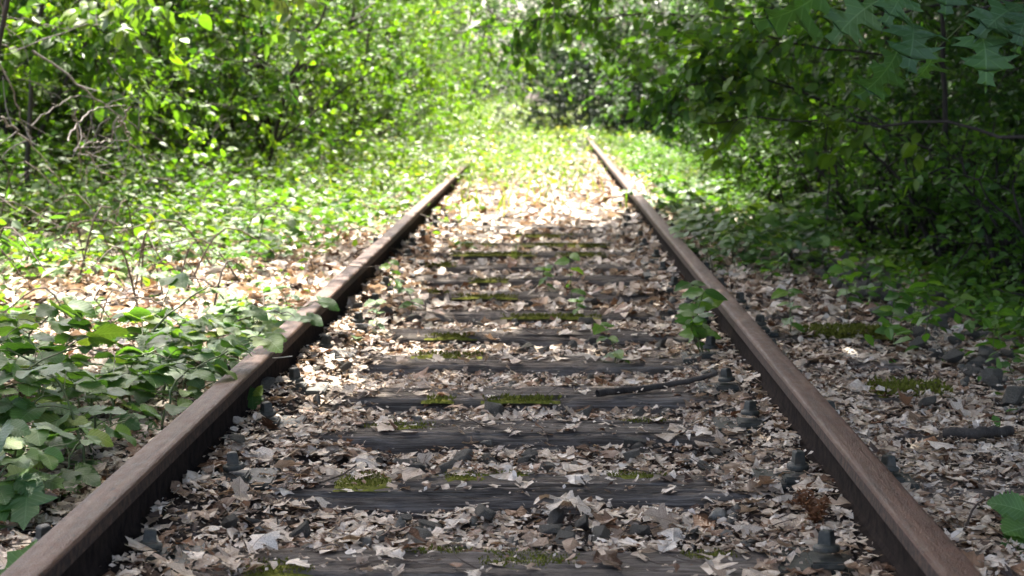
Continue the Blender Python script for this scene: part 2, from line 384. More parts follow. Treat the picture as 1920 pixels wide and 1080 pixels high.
# ------------------------------------------------------------------ rails
RAIL_TOP, RAIL_H = 0.165, 0.145
def rail_profile():
    # half profile from top centre to foot, x outwards, z from the rail's foot
    hw, h = .0335, RAIL_H
    pts = [(0, h), (.021, h - .0005), (.027, h - .0016), (.0308, h - .0038), (.0329, h - .0072), (hw, h - .011), (hw + .0005, h - .036), (.031, h - .040), (.011, h - .050), (.008, h - .062),
           (.0075, .055), (.009, .034), (.016, .025), (.058, .013), (.062, .011), (.0625, .0)]
    return pts + [(-x_, z_) for x_, z_ in reversed(pts[1:])]
prof = np.array(rail_profile())
ys = np.concatenate([np.arange(-6, 0, 1.0), np.arange(0, 34, .12), [34, 60]])
def rail_mesh(name, side):
    bend = lambda y: -0.0003 * np.clip(y - 24, 0, 99) ** 2
    dx = .0012 * np.sin(ys * 1.7 + side) + bend(ys); dz = .0015 * np.sin(ys * .9 + side * 2) + .012 * np.clip(ys - 24, 0, 60)
    V = np.zeros((len(ys), len(prof), 3)); V[:, :, 0] = prof[None, :, 0] + dx[:, None]; V[:, :, 1] = ys[:, None]; V[:, :, 2] = prof[None, :, 1] + dz[:, None]
    m = len(prof); a = (np.arange(len(ys) - 1)[:, None] * m + np.arange(m)[None]); b = (np.arange(len(ys) - 1)[:, None] * m + (np.arange(m)[None] + 1) % m)
    F = np.stack([a, b, b + m, a + m], 2).reshape(-1, 4)
    me = tri_mesh(name, V.reshape(-1, 3), F, smooth=True); me.set_sharp_from_angle(angle=R(28))
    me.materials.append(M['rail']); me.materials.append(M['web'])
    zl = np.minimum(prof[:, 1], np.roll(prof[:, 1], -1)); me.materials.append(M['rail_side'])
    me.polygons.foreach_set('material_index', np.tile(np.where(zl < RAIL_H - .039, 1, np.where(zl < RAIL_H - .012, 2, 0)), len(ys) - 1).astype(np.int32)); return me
RX = GAUGE / 2 + .0335
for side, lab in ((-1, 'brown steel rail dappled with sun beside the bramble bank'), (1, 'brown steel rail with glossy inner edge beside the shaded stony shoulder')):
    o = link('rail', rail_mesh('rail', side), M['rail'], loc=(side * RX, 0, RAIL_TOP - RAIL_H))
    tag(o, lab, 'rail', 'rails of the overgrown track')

# ------------------------------------------------------------------ sleepers with plates, screws and moss
def sleeper_mesh(seed):
    rg = np.random.default_rng(seed); L, W = 2.62, .225
    ysec = np.concatenate([[-W / 2 - .004, -W / 2 - .003, -W / 2, -W / 2 + .008], np.linspace(-W / 2 + .02, W / 2 - .02, 19), [W / 2 - .008, W / 2, W / 2 + .003, W / 2 + .004]])
    zsec = np.concatenate([[-.17, -.05, -.014, -.003], np.zeros(19), [-.003, -.014, -.05, -.17]])
    xs = np.linspace(-L / 2, L / 2, 131); Vx = np.zeros((len(xs), len(ysec), 3))
    Vx[:, :, 0] = xs[:, None]; Vx[:, :, 1] = ysec[None] ; Vx[:, :, 2] = zsec[None]
    for c in range(7):                                            # long drying cracks
        j = rg.integers(4, 23); a, b = sorted(rg.uniform(-1.3, 1.3, 2)); w = sstep(a, a + .15, xs) * sstep(b, b - .15, xs)
        Vx[:, j, 2] -= w * rg.uniform(.006, .014)
    for s, js in ((-1, range(0, 6)), (1, range(21, 27))):          # worn, splintered long edges
        prof_ = sum(np.sin(xs * f + rg.uniform(0, 6)) / (k + 1) for k, f in enumerate((3, 7, 17, 41)))
        for j in js:
            if 2 <= j <= 24: Vx[:, j, 2] -= np.clip(prof_, 0, 2) * .006; Vx[:, j, 1] -= s * np.clip(prof_, 0, 2) * .006
    Vx[:, 4:23, 2] += rg.normal(0, .0012, (len(xs), 19)) + .004 * np.sin(xs * 2 + rg.uniform(0, 6))[:, None]
    m = len(ysec); a = (np.arange(len(xs) - 1)[:, None] * m + np.arange(m - 1)[None]).ravel()
    F = np.stack([a, a + m, a + m + 1, a + 1], 1)
    me = tri_mesh('sleeper', Vx.reshape(-1, 3), F)
    bm = bmesh.new(); bm.from_mesh(me); bm.verts.ensure_lookup_table()
    for k in (0, len(xs) - 1): bm.faces.new([bm.verts[k * m + j] for j in range(m)])
    bmesh.ops.recalc_face_normals(bm, faces=bm.faces); bm.to_mesh(me); bm.free(); return me
SL = [sleeper_mesh(40 + k) for k in range(5)]
def lathe(prof_, n, sq=0):
    bm = bmesh.new(); rings = []
    for r_, z_ in prof_:
        rings.append([bm.verts.new((r_ * math.cos(2 * math.pi * (k + .5) / n), r_ * math.sin(2 * math.pi * (k + .5) / n), z_)) for k in range(n)])
    for a, b in zip(rings, rings[1:]):
        for k in range(n): bm.faces.new((a[k], a[(k + 1) % n], b[(k + 1) % n], b[k]))
    bm.faces.new(rings[-1]); bm.faces.new(list(reversed(rings[0]))); return bm
def bm_mesh(name, bm, smooth=False):
    me = bpy.data.meshes.new(name); bmesh.ops.recalc_face_normals(bm, faces=bm.faces); bm.to_mesh(me); bm.free()
    if smooth: me.polygons.foreach_set('use_smooth', [True] * len(me.polygons))
    return me
# square screw head: four-sided tapered block, softened
bm = lathe([(.0195, 0), (.0190, .008), (.0165, .028), (.0155, .031), (.012, .0325)], 4)
bmesh.ops.bevel(bm, geom=[e for e in bm.edges], offset=.0022, segments=2, affect='EDGES', clamp_overlap=True)
HEAD = bm_mesh('screw_head', bm)
COLLAR = bm_mesh('collar', lathe([(.014, -.010), (.0245, -.010), (.026, -.007), (.026, -.001), (.024, .0018), (.019, .0035), (.016, .006)], 20))
def box_bm(x0, x1, y0, y1, z0, z1, bev=.003):
    bm = bmesh.new(); bmesh.ops.create_cube(bm, size=1)
    for v in bm.verts: v.co = Vector(((x0 + x1) / 2 + v.co.x * (x1 - x0), (y0 + y1) / 2 + v.co.y * (y1 - y0), (z0 + z1) / 2 + v.co.z * (z1 - z0)))
    bmesh.ops.bevel(bm, geom=list(bm.edges), offset=bev, segments=2, affect='EDGES'); return bm
PLATE = bm_mesh('base_plate', box_bm(-.185, .185, -.08, .08, .002, .017))
CLAMP = bm_mesh('clamp', box_bm(-.034, .034, -.036, .036, 0, .016, .004))
for me, k in ((HEAD, 'bolt'), (COLLAR, 'bolt'), (PLATE, 'bolt'), (CLAMP, 'bolt')): me.materials.append(M[k])
def moss_mesh(seed, lx, ly, thick=.012, front=False):
    rg = np.random.default_rng(seed); n = max(40, int(lx * ly * 7000)); tufts = []
    P = np.stack([rg.uniform(-lx / 2, lx / 2, n * 5), rg.uniform(-ly / 2, ly / 2, n * 5), np.zeros(n * 5)], 1)
    e = (P[:, 0] / (lx / 2)) ** 2 + (P[:, 1] / (ly / 2)) ** 2 + .7 * np.sin(P[:, 0] * 47 + seed) * np.sin(P[:, 1] * 70 + P[:, 0] * 30)
    P = P[rg.uniform(0, 1, len(P)) < np.clip(1.4 - e, 0, 1) ** 1.2]
    P[:, 2] = rg.uniform(0, thick * .5, len(P))
    D = np.stack([rg.normal(0, .5, len(P)), rg.normal(0, .5, len(P)), np.ones(len(P))], 1)
    t = template([(0, 0), (.22, .35), (0, 1)], .1, 0)
    V, F, L = scatter([t], P, D, rg.normal(0, 1, P.shape), rg.uniform(.4, .85, len(P)) * thick, rg.uniform(0, 1, len(P)), rg)
    # a low cushion below the tufts
    k = 18; gx_ = np.linspace(-1, 1, k); GX, GY = np.meshgrid(gx_, gx_); rr = np.clip(1 - (GX ** 2 + GY ** 2) - .3 * np.sin(GX * 9 + seed) * np.sin(GY * 6), -.2, 1)
    CV = np.stack([GX * lx / 2, GY * ly / 2, rr * thick * .5 - .0035 + 0 * GX], 2).reshape(-1, 3)
    a = (np.arange(k - 1)[:, None] * k + np.arange(k - 1)[None]).ravel()
    CF = np.concatenate([np.stack([a, a + 1, a + k + 1], 1), np.stack([a, a + k + 1, a + k], 1)])
    return tri_mesh('moss', *join([(V, F, L), (CV, CF, np.zeros_like(CV))]))
ordinal = ['first', 'second', 'third', 'fourth', 'fifth', 'sixth', 'seventh', 'eighth', 'ninth', 'tenth', 'eleventh', 'twelfth', 'thirteenth']
look = ['dark weathered timber sleeper with thin moss film along the bottom edge of the picture', 'broad black timber sleeper with a bright moss patch and a crumpled pale leaf on it',
        'cracked grey timber sleeper with a long shadowed front edge, third from the camera', 'grey timber sleeper with pale streaks and thick moss on its front, fourth from the camera',
        'plain grey timber sleeper without moss, fifth from the camera', 'grey timber sleeper with a small moss tuft, sixth from the camera',
        'grey timber sleeper with a long moss strip on its front face, seventh from the camera']
mossy = {0: [(-.42, -.05, .17, .1), (.08, .02, .2, .11), (.44, .06, .12, .06), (-.1, .07, .14, .05)], 1: [(-.36, .0, .13, .15), (-.02, .08, .12, .05), (.3, .06, .16, .06), (-.12, .05, .1, .05)], 2: [(.38, .08, .16, .05), (-.3, .0, .2, .08)], 4: [(-.25, .06, .25, .05)],
         3: [(.03, -.115, .24, .05), (-.22, -.12, .1, .04)], 5: [(-.3, -.1, .2, .05)], 6: [(.08, -.118, .42, .05)], 7: [(-.2, -.11, .3, .05), (-.42, 0, .1, .12)],
         8: [(-.2, -.1, .2, .06)], 9: [(-.5, -.05, .2, .12)], 10: [(-.2, -.1, .5, .06), (.3, -.1, .3, .06)], 11: [(-.35, -.1, .3, .07), (.2, -.1, .55, .07)], 12: [(0, -.1, .5, .06)]}
endmoss = {3: (1.22, .25), 5: (1.2, .34)}
mseed = 0
for k, y in enumerate(SLEEPERS):
    rg = np.random.default_rng(900 + k)
    s = link('sleeper', SL[k % 5], M['wood'], loc=(rg.uniform(-.03, .03), y, rg.uniform(-.004, .004) - .0 + .011 * max(0, y - 24)))
    s.rotation_euler = (R(rg.uniform(-1.2, 1.2)), 0, R(rg.uniform(-1.0, 1.0)))
    if k % 2: s.rotation_euler.z += math.pi
    flip = -1 if k % 2 else 1
    if k < 7: tag(s, look[k], 'sleeper', 'timber sleepers')
    elif k < 13: tag(s, f'grey mossy timber sleeper half sunk in dead leaves, {ordinal[k]} from the camera', 'sleeper', 'timber sleepers')
    else: tag(s, 'timber sleeper almost buried under leaves and weeds far down the track', 'sleeper', 'sleepers buried far down the track')
    if k < 16:
        for side in (-1, 1):
            p = link('base_plate', PLATE, parent=s, loc=(side * RX, 0, 0))
            for io in (-1, 1):
                bx = side * (RX + .012) + io * .105
                c = link('clamp', CLAMP, parent=s, loc=(bx, -.05 * flip, .0185))
                b = link('screw', HEAD, parent=s, loc=(bx, -.05 * flip + rg.uniform(-.012, .012), rg.uniform(.05, .06))); b.rotation_euler = (R(rg.uniform(-6, 6)), R(rg.uniform(-6, 6)), R(rg.uniform(0, 90)))
                b.scale = (1.0, 1.0, rg.uniform(.85, 1.05))
                link('collar', COLLAR, parent=b)
    for (mx_, my_, lx, ly) in mossy.get(k, []):
        mseed += 1
        o = link('moss', moss_mesh(mseed, lx, ly, .012 if k < 3 else .02), M['moss'], s, (mx_ * flip, my_ * flip, .001 if abs(my_) < .1 else -.006)); o['kind'] = 'stuff'
    if k in endmoss:
        mseed += 1; o = link('moss', moss_mesh(mseed, endmoss[k][1], .2, .03), M['moss'], s, (endmoss[k][0] * flip, 0, .004)); o['kind'] = 'stuff'

# ------------------------------------------------------------------ leaf litter
def on_sleeper(x, y, w=.112):
    q = y[:, None] - np.array(SLEEPERS)[None]; d = np.min(np.abs(q + .02), 1) if not np.isscalar(w) else np.min(np.abs(q), 1); return (d < w) & (np.abs(x) < 1.31)
def clear_of_rail(x, w=.03): return np.abs(np.abs(x) - RX) > w
def litter(n, x0, x1, y0, y1, smin, smax, tpl, rg, tilt=.35, keep=lambda x, y: np.ones(len(x), bool), lift=.016):
    x = rg.uniform(x0, x1, n); y = rg.uniform(y0, y1, n)
    size = smin + (smax - smin) * rg.beta(1.3, 1.9, n)
    ex = .5 + .17 * wob(x, y * .3, 5, 11)
    bare = on_sleeper(x, y, .107 + .025 * wob(x, y, 9, 13)) & (np.abs(x) < ex)
    sl = np.array(SLEEPERS)[None] - .05; bolt = np.min(np.abs(y[:, None] - sl + .02), 1) ** 2 + (np.abs(x) - .655) ** 2 < .0016
    ok = clear_of_rail(x) & keep(x, y) & ~bolt & (~bare | (rg.uniform(0, 1, n) < .15))
    x, y, size = x[ok], y[ok], size[ok]; k = len(x)
    g = height(x, y); z = np.maximum(g, np.where(on_sleeper(x, y), .004, -9)) + lift * rg.uniform(0, 1, k) ** 1.3
    a = rg.uniform(0, 6.283, k); D = np.stack([np.cos(a), np.sin(a), rg.normal(0, tilt * .8, k)], 1)
    N = np.stack([rg.normal(0, tilt, k), rg.normal(0, tilt, k) - .12, np.ones(k) * np.where(rg.uniform(0, 1, k) < .5, 1, -1)], 1)
    pos = np.stack([x, y, z], 1) - D * size[:, None] * .5
    pos[:, 2] = np.maximum(pos[:, 2], g - .02)
    return scatter(tpl, pos, D, N, size, np.clip(rg.beta(1.35, 1.15, k), 0, 1), rg)
rg = np.random.default_rng(21)
def patchy(x, y): return rg.uniform(0, 1, len(x)) < np.clip(.8 + .45 * wob(x, y, 4.5, 5), .25, 1) * np.where((x > 1.45), .55, 1)
parts = [litter(26000, -1.5, 1.8, 2.9, 5.6, .006, .018, T_TINY, rg, .6, lift=.03), litter(15000, -1.9, 2.0, 2.9, 6.6, .03, .09, T_DEAD, rg, .17, patchy, lift=.018),
         litter(24000, -1.9, 2.0, 2.9, 6.6, .010, .04, T_DEADL, rg, .42, lift=.026),
         litter(21000, -4.4, 2.8, 6.6, 11, .045, .11, T_DEADL, rg, .4, patchy),
         litter(11000, -1.5, 1.8, 6.6, 11, .02, .05, T_TINY, rg, .6),
         litter(30000, -6, 4.5, 11, 24, .06, .13, T_TINY, rg, .4),
         litter(10000, 1.6, 9, 3.5, 24, .06, .12, T_TINY, rg, .4)]
o = link('leaf_litter', tri_mesh('leaf_litter', *join(parts)), M['dead']); tag(o, 'pale dry dead leaves covering the ground along the track', 'dead leaves', kind='stuff')

ORD = ['first', 'second', 'third', 'fourth', 'fifth', 'sixth', 'seventh', 'eighth', 'ninth', 'tenth', 'eleventh', 'twelfth', 'thirteenth', 'fourteenth', 'fifteenth', 'sixteenth', 'seventeenth', 'eighteenth', 'nineteenth', 'twentieth']
def zone(x, y):
    k = int(np.argmin(np.abs(np.array(SLEEPERS) - y)))
    if abs(x) > .72:
        far = 'just outside' if abs(x) < .98 else ('a hand outside' if abs(x) < 1.15 else ('a short step outside' if abs(x) < 1.4 else ('a long step outside' if abs(x) < 1.75 else 'well outside')))
        return f"{far} the {'dappled' if x < 0 else 'glossy'} rail, level with the {ORD[min(k, 19)]} sleeper"
    lat = 'next to the dappled rail' if x < -.4 else ('next to the glossy rail' if x > .4 else ('just off the track centre towards the dappled rail' if x < -.13 else ('just off the track centre towards the glossy rail' if x > .13 else 'in the track centre')))
    return f"at the {ORD[min(k, 19)]} sleeper, {lat}"
# single dead leaves lying on top, near the camera
DEADM = []
for t in range(12):
    V, F, L = template(torn(rng, 8) if t % 2 else O_DEAD, rng.uniform(-.4, .5), rng.uniform(-.6, .8), rng.uniform(-.7, .7), rng.uniform(.05, .2), rng.uniform(-.2, .2), .3 if t % 2 else 0, rng)
    me = tri_mesh('dead_leaf', V, F, L); me.materials.append(M['dead_obj']); DEADM.append(me)
rg = np.random.default_rng(33); n = 0
while n < 285:
    y = 3.05 + 3.6 * rg.uniform() ** 1.5; x = rg.uniform(-.68, .68) if rg.uniform() < .68 else (rg.uniform(.85, 1.75) if rg.uniform() < .6 else rg.uniform(-1.6, -.85))
    xa, ya = np.array([x]), np.array([y])
    if not clear_of_rail(xa, .09)[0]: continue
    if on_sleeper(xa, ya)[0] and abs(x) < .5 and rg.uniform() < .88: continue
    z = max(hz(x, y) + .014, .012 if on_sleeper(xa, ya)[0] else -9) + rg.uniform(0, .014)
    o = link('dead_leaf', DEADM[rg.integers(12)], loc=(x, y, z)); sc = rg.uniform(.05, .1); o.scale = (sc, sc, sc)
    o.rotation_euler = (rg.normal(0, .24), rg.normal(0, .24) + (math.pi if rg.uniform() < .35 else 0), rg.uniform(0, 6.28))
    tag(o, f'dry curled leaf {zone(x, y)}', 'dead leaf', 'loose dead leaves on the litter'); n += 1

# ------------------------------------------------------------------ stones
def stone_mesh(seed):
    rg = np.random.default_rng(seed); bm = bmesh.new()
    for _ in range(13):
        p = unit(rg.normal(0, 1, 3)) * np.array([1, rg.uniform(.6, .85), rg.uniform(.4, .6)]) * rg.uniform(.75, 1.1); bm.verts.new(p)
    r = bmesh.ops.convex_hull(bm, input=list(bm.verts)); loose = [v for v in bm.verts if not v.link_faces]
    bmesh.ops.delete(bm, geom=loose, context='VERTS')
    bmesh.ops.dissolve_limit(bm, angle_limit=R(14), verts=bm.verts, edges=bm.edges)
    bmesh.ops.bevel(bm, geom=list(bm.edges), offset=.022, segments=1, affect='EDGES', clamp_overlap=True)
    bmesh.ops.triangulate(bm, faces=bm.faces)
    return bm_mesh('stone', bm)
STONES = [stone_mesh(70 + k) for k in range(10)]
for me in STONES: me.materials.append(M['stone'])
def stone(x, y, s, z=None, rot=None, label=None, rg=rng, squash=1.0, group=None):
    o = link('stone', STONES[rg.integers(10)], loc=(x, y, (hz(x, y) + s * .25) if z is None else z))
    o.scale = (s, s, s * squash); o.rotation_euler = rot or (rg.normal(0, .35), rg.normal(0, .35), rg.uniform(0, 6.28))
    return tag(o, label, 'stone', group)
rg = np.random.default_rng(55)
hero = [(325, 912, .055, 'upright grey stone leaning against the sun-dappled rail'), (415, 925, .045, 'rounded grey stone lying just inside the sun-dappled rail'), (222, 1030, .036, 'blackish stone touching the nearest screw of the sun-dappled rail'),
        (905, 965, .062, 'long brownish stone in front of the moss-patched sleeper'), (770, 870, .055, 'wedge-shaped grey stone before the third sleeper'), (870, 862, .045, 'speckled dark grey stone before the third sleeper'),
        (995, 857, .045, 'blocky grey stone under the middle of the third sleeper'), (785, 885, .05, 'low flat stone beside the wedge-shaped stone'), (775, 1005, .05, 'dark angular stone close to the nearest sleeper'),
        (760, 968, .04, 'small grey stone before the moss-patched sleeper'), (1035, 995, .045, 'brown-grey stone behind the nearest sleeper'), (1060, 1020, .045, 'dark stone just behind the middle of the nearest sleeper'),
        (930, 780, .06, 'wide brownish stone behind the third sleeper'), (1095, 778, .05, 'grey stone with flat top behind the third sleeper'), (1200, 778, .045, 'dark stone behind the third sleeper near its end'),
        (1000, 662, .05, 'wide stone behind the fifth sleeper'), (900, 612, .05, 'dark stone lying behind the sixth sleeper'), (1870, 730, .06, 'large grey stone on the stony shoulder at the picture edge'),
        (1790, 650, .055, 'dark stone high on the stony shoulder'), (1735, 770, .05, 'grey stone among leaves on the stony shoulder'), (1180, 860, .045, 'half-buried dark stone beside the third sleeper'),
        (1330, 880, .04, 'dark stone near the third sleeper end'), (860, 1030, .04, 'flat dark stone touching the nearest sleeper'), (650, 585, .04, 'stone beside a screw of the sun-dappled rail'), (670, 612, .045, 'tilted stone near the screws of the sun-dappled rail')]
for px, py, s, lab in hero:
    p = on(px, py, -.02); q = np.array(SLEEPERS) - p.y; k = int(np.argmin(np.abs(q))); y_ = p.y
    if abs(q[k]) < .17 and abs(p.x) < 1.3: y_ = SLEEPERS[k] + (.18 if q[k] < 0.03 else -.18)
    stone(p.x, y_, s * .78, z=hz(p.x, y_) + s * .3 + .008, label=lab, rg=rg, squash=.85)
n = 0
while n < 230:
    u = rg.uniform()
    if u < .52: y = 3.2 + 6.5 * rg.uniform() ** 1.3; x = rg.normal(0, .3)
    elif u < .62: y = rg.uniform(3.2, 7); x = rg.choice([-1, 1]) * rg.uniform(.5, .64)
    else: y = rg.uniform(4.3, 10.5); x = 1.45 + abs(rg.normal(0, .35)) + .0 * y
    if on_sleeper(np.array([x]), np.array([y]), .165)[0] and abs(x) < 1.35: continue
    s = rg.uniform(.018, .043) if x < 1.2 else rg.uniform(.03, .07)
    stone(x, y, s, z=hz(x, y) + s * rg.uniform(.25, .6) + .006, label=f'grey stone {zone(x, y)}', rg=rg, group='ballast stones in the litter'); n += 1
parts = []
for k, me in enumerate(STONES):
    vv = np.zeros(len(me.vertices) * 3); me.vertices.foreach_get('co', vv); vv = vv.reshape(-1, 3)
    if k > 5: break
    ff = np.zeros(len(me.polygons) * 3, np.int32); me.polygons.foreach_get('vertices', ff); ff = ff.reshape(-1, 3)
    m = 190; x = np.where(rg.uniform(0, 1, m) < .4, 1.4 + np.abs(rg.normal(0, .45, m)), rg.uniform(-.65, .65, m)); y = 3.2 + 9 * rg.uniform(0, 1, m)
    pos = np.stack([x, y, height(x, y) + .012], 1); pos = pos[~on_sleeper(x, y) & clear_of_rail(x, .1)]; m = len(pos)
    parts.append(scatter([(vv, ff, np.zeros_like(vv))], pos, rg.normal(0, 1, (m, 3)), rg.normal(0, 1, (m, 3)), rg.uniform(.01, .032, m), rg.uniform(0, 1, m), rg))
V, F, L = join(parts); o = link('gravel', tri_mesh('gravel', V, F), M['stone']); tag(o, 'grey ballast gravel showing between the dead leaves', 'gravel', kind='stuff')

# ------------------------------------------------------------------ twig litter
paths = []
for k in range(520):
    y = 3.0 + 7 * rg.uniform() ** 1.4; x = rg.uniform(-1.6, 1.9)
    if abs(abs(x) - RX) < .13: continue
    a = rg.uniform(0, 6.28); l = rg.uniform(.04, .16); z = max(hz(x, y), 0 if on_sleeper(np.array([x]), np.array([y]))[0] else -9) + .02
    d = np.array([math.cos(a), math.sin(a), rg.normal(0, .25)]) * l
    c = np.array([x, y, z]); P = curve([c - d / 2, c + rg.normal(0, l * .09, 3), c + d / 2], 5); paths.append((P, np.linspace(1, .5, len(P)) * rg.uniform(.0009, .0022)))
o = link('twig_litter', tube_mesh('twig_litter', paths, 4), M['twig']); tag(o, 'thin dry twigs and leaf stalks strewn through the litter', 'twigs', kind='stuff')

# ================================================================== VEGETATION
def grow(rg, start, d, L, r, lvl, maxl, kids_, out, sites, up=.12, spread=.75, wander=.16, taper=.45, droop=0.0):
    n = 6; P = [np.asarray(start, float)]; d = unit(d)
    for i_ in range(n):
        d = unit(d + rg.normal(0, wander, 3) + np.array([0, 0, up - droop * i_ / n])); P.append(P[-1] + d * L / n)
    P = np.array(P); out.append((P, np.linspace(r, r * taper, n + 1)))
    if lvl == maxl:
        sites.append(P); return
    for c in range(kids_[lvl]):
        t = rg.uniform(.25, 1) if c else 1.0; q = t * n; a = int(min(q, n - 1)); p = P[a] + (P[a + 1] - P[a]) * (q - a)
        dd = unit(P[a + 1] - P[a]); side = unit(np.cross(dd, rg.normal(0, 1, 3)))
        grow(rg, p, dd + side * rg.uniform(.5, 1.2) * spread, L * rg.uniform(.45, .7), r * .5, lvl + 1, maxl, kids_, out, sites, up * .6, spread, wander, taper, droop)
def leaves_on(rg, sites, per, size, tpls, flat=.55, drop=.25):
    pos, D, N = [], [], []
    for P in sites:
        t = rg.uniform(0.05, 1, per) * (len(P) - 1); a = np.minimum(t.astype(int), len(P) - 2); f = (t - a)[:, None]
        p = P[a] * (1 - f) + P[a + 1] * f; tw = P[a + 1] - P[a]; tw = tw / (np.linalg.norm(tw, axis=1, keepdims=True) + 1e-9)
        s = np.cross(tw, np.array([0, 0, 1.0])) * np.where(rg.uniform(0, 1, per) < .5, 1, -1)[:, None]
        D.append(tw * .7 + s * 1.0 + rg.normal(0, .35, (per, 3)) - np.array([0, 0, drop])); pos.append(p + rg.normal(0, size * .25, (per, 3)))
        N.append(np.array([0, 0, 1.0]) + rg.normal(0, flat, (per, 3)))
    pos, D, N = map(np.concatenate, (pos, D, N)); k = len(pos); sr = np.repeat(rg.uniform(0, 1, len(sites)), per)
    return scatter(tpls, pos, D, N, size * rg.uniform(.6, 1.25, k) * np.repeat(rg.uniform(.8, 1.2, len(sites)), per), np.clip(sr * .7 + rg.uniform(0, .3, k), 0, 1), rg)
def shrub_proto(seed, H, stems, kids_, per, leaf, tpls, lean=.45, droop=.1):
    rg = np.random.default_rng(seed); out, sites = [], []
    for k in range(stems):
        a = 6.283 * k / stems + rg.uniform(-.4, .4); e = rg.uniform(.1, lean)
        grow(rg, (.15 * math.cos(a), .15 * math.sin(a), -.05), (e * math.cos(a), e * math.sin(a), 1), H * rg.uniform(.55, .8), .022, 0, len(kids_), kids_, out, sites, .06, .85, .17, .5, droop)
    for k in range(stems * 2):                                     # low side shoots
        a = rg.uniform(0, 6.28); grow(rg, (.2 * math.cos(a), .2 * math.sin(a), .0), (math.cos(a), math.sin(a), rg.uniform(.15, .8)), H * rg.uniform(.25, .45), .01, 1, len(kids_), kids_, out, sites, .05, .85, .2, .5, droop)
    fol = tri_mesh('crown', *leaves_on(rg, sites, per, leaf, tpls)); br = tube_mesh('stems', [(P, r * 1.0) for P, r in out], 3)
    return fol, br
PROTO = [shrub_proto(101, 3.6, 6, (4, 4, 3), 21, .066, T_LOW), shrub_proto(102, 3.2, 7, (4, 4, 3), 21, .057, T_LOW), shrub_proto(103, 3.8, 5, (5, 4, 3), 21, .07, T_LOW),
         shrub_proto(104, 3.0, 7, (4, 4, 3), 21, .06, T_LOW), shrub_proto(105, 2.2, 7, (4, 4, 3), 22, .082, T_TINY, .8), shrub_proto(106, .85, 6, (4, 3), 14, .062, T_LOW, .7)]
def shrub(kind, x, y, sc, rot, mat, label, group=None, sz=1.0):
    fol, br = PROTO[kind]
    root = empty('shrub', (x, y, hz(x, y))); root.rotation_euler.z = R(rot); root.scale = (sc, sc, sc * sz)
    for nm, me, mt in (('crown', fol, M[mat]), ('stems', br, M['bark'])):
        o = link(nm, me, mt, root)
        if me.materials[0] != mt: o.material_slots[0].link = 'OBJECT'; o.material_slots[0].material = mt
    return tag(root, label, 'shrub', group)
ORD2 = ORD + ['twenty-first', 'twenty-second', 'twenty-third', 'twenty-fourth', 'twenty-fifth', 'twenty-sixth', 'twenty-seventh']
LB, RB, EB = 'sunlit shrubs lining the bramble bank', 'shaded shrubs of the dark woodland side', 'shrubs closing the end of the track'
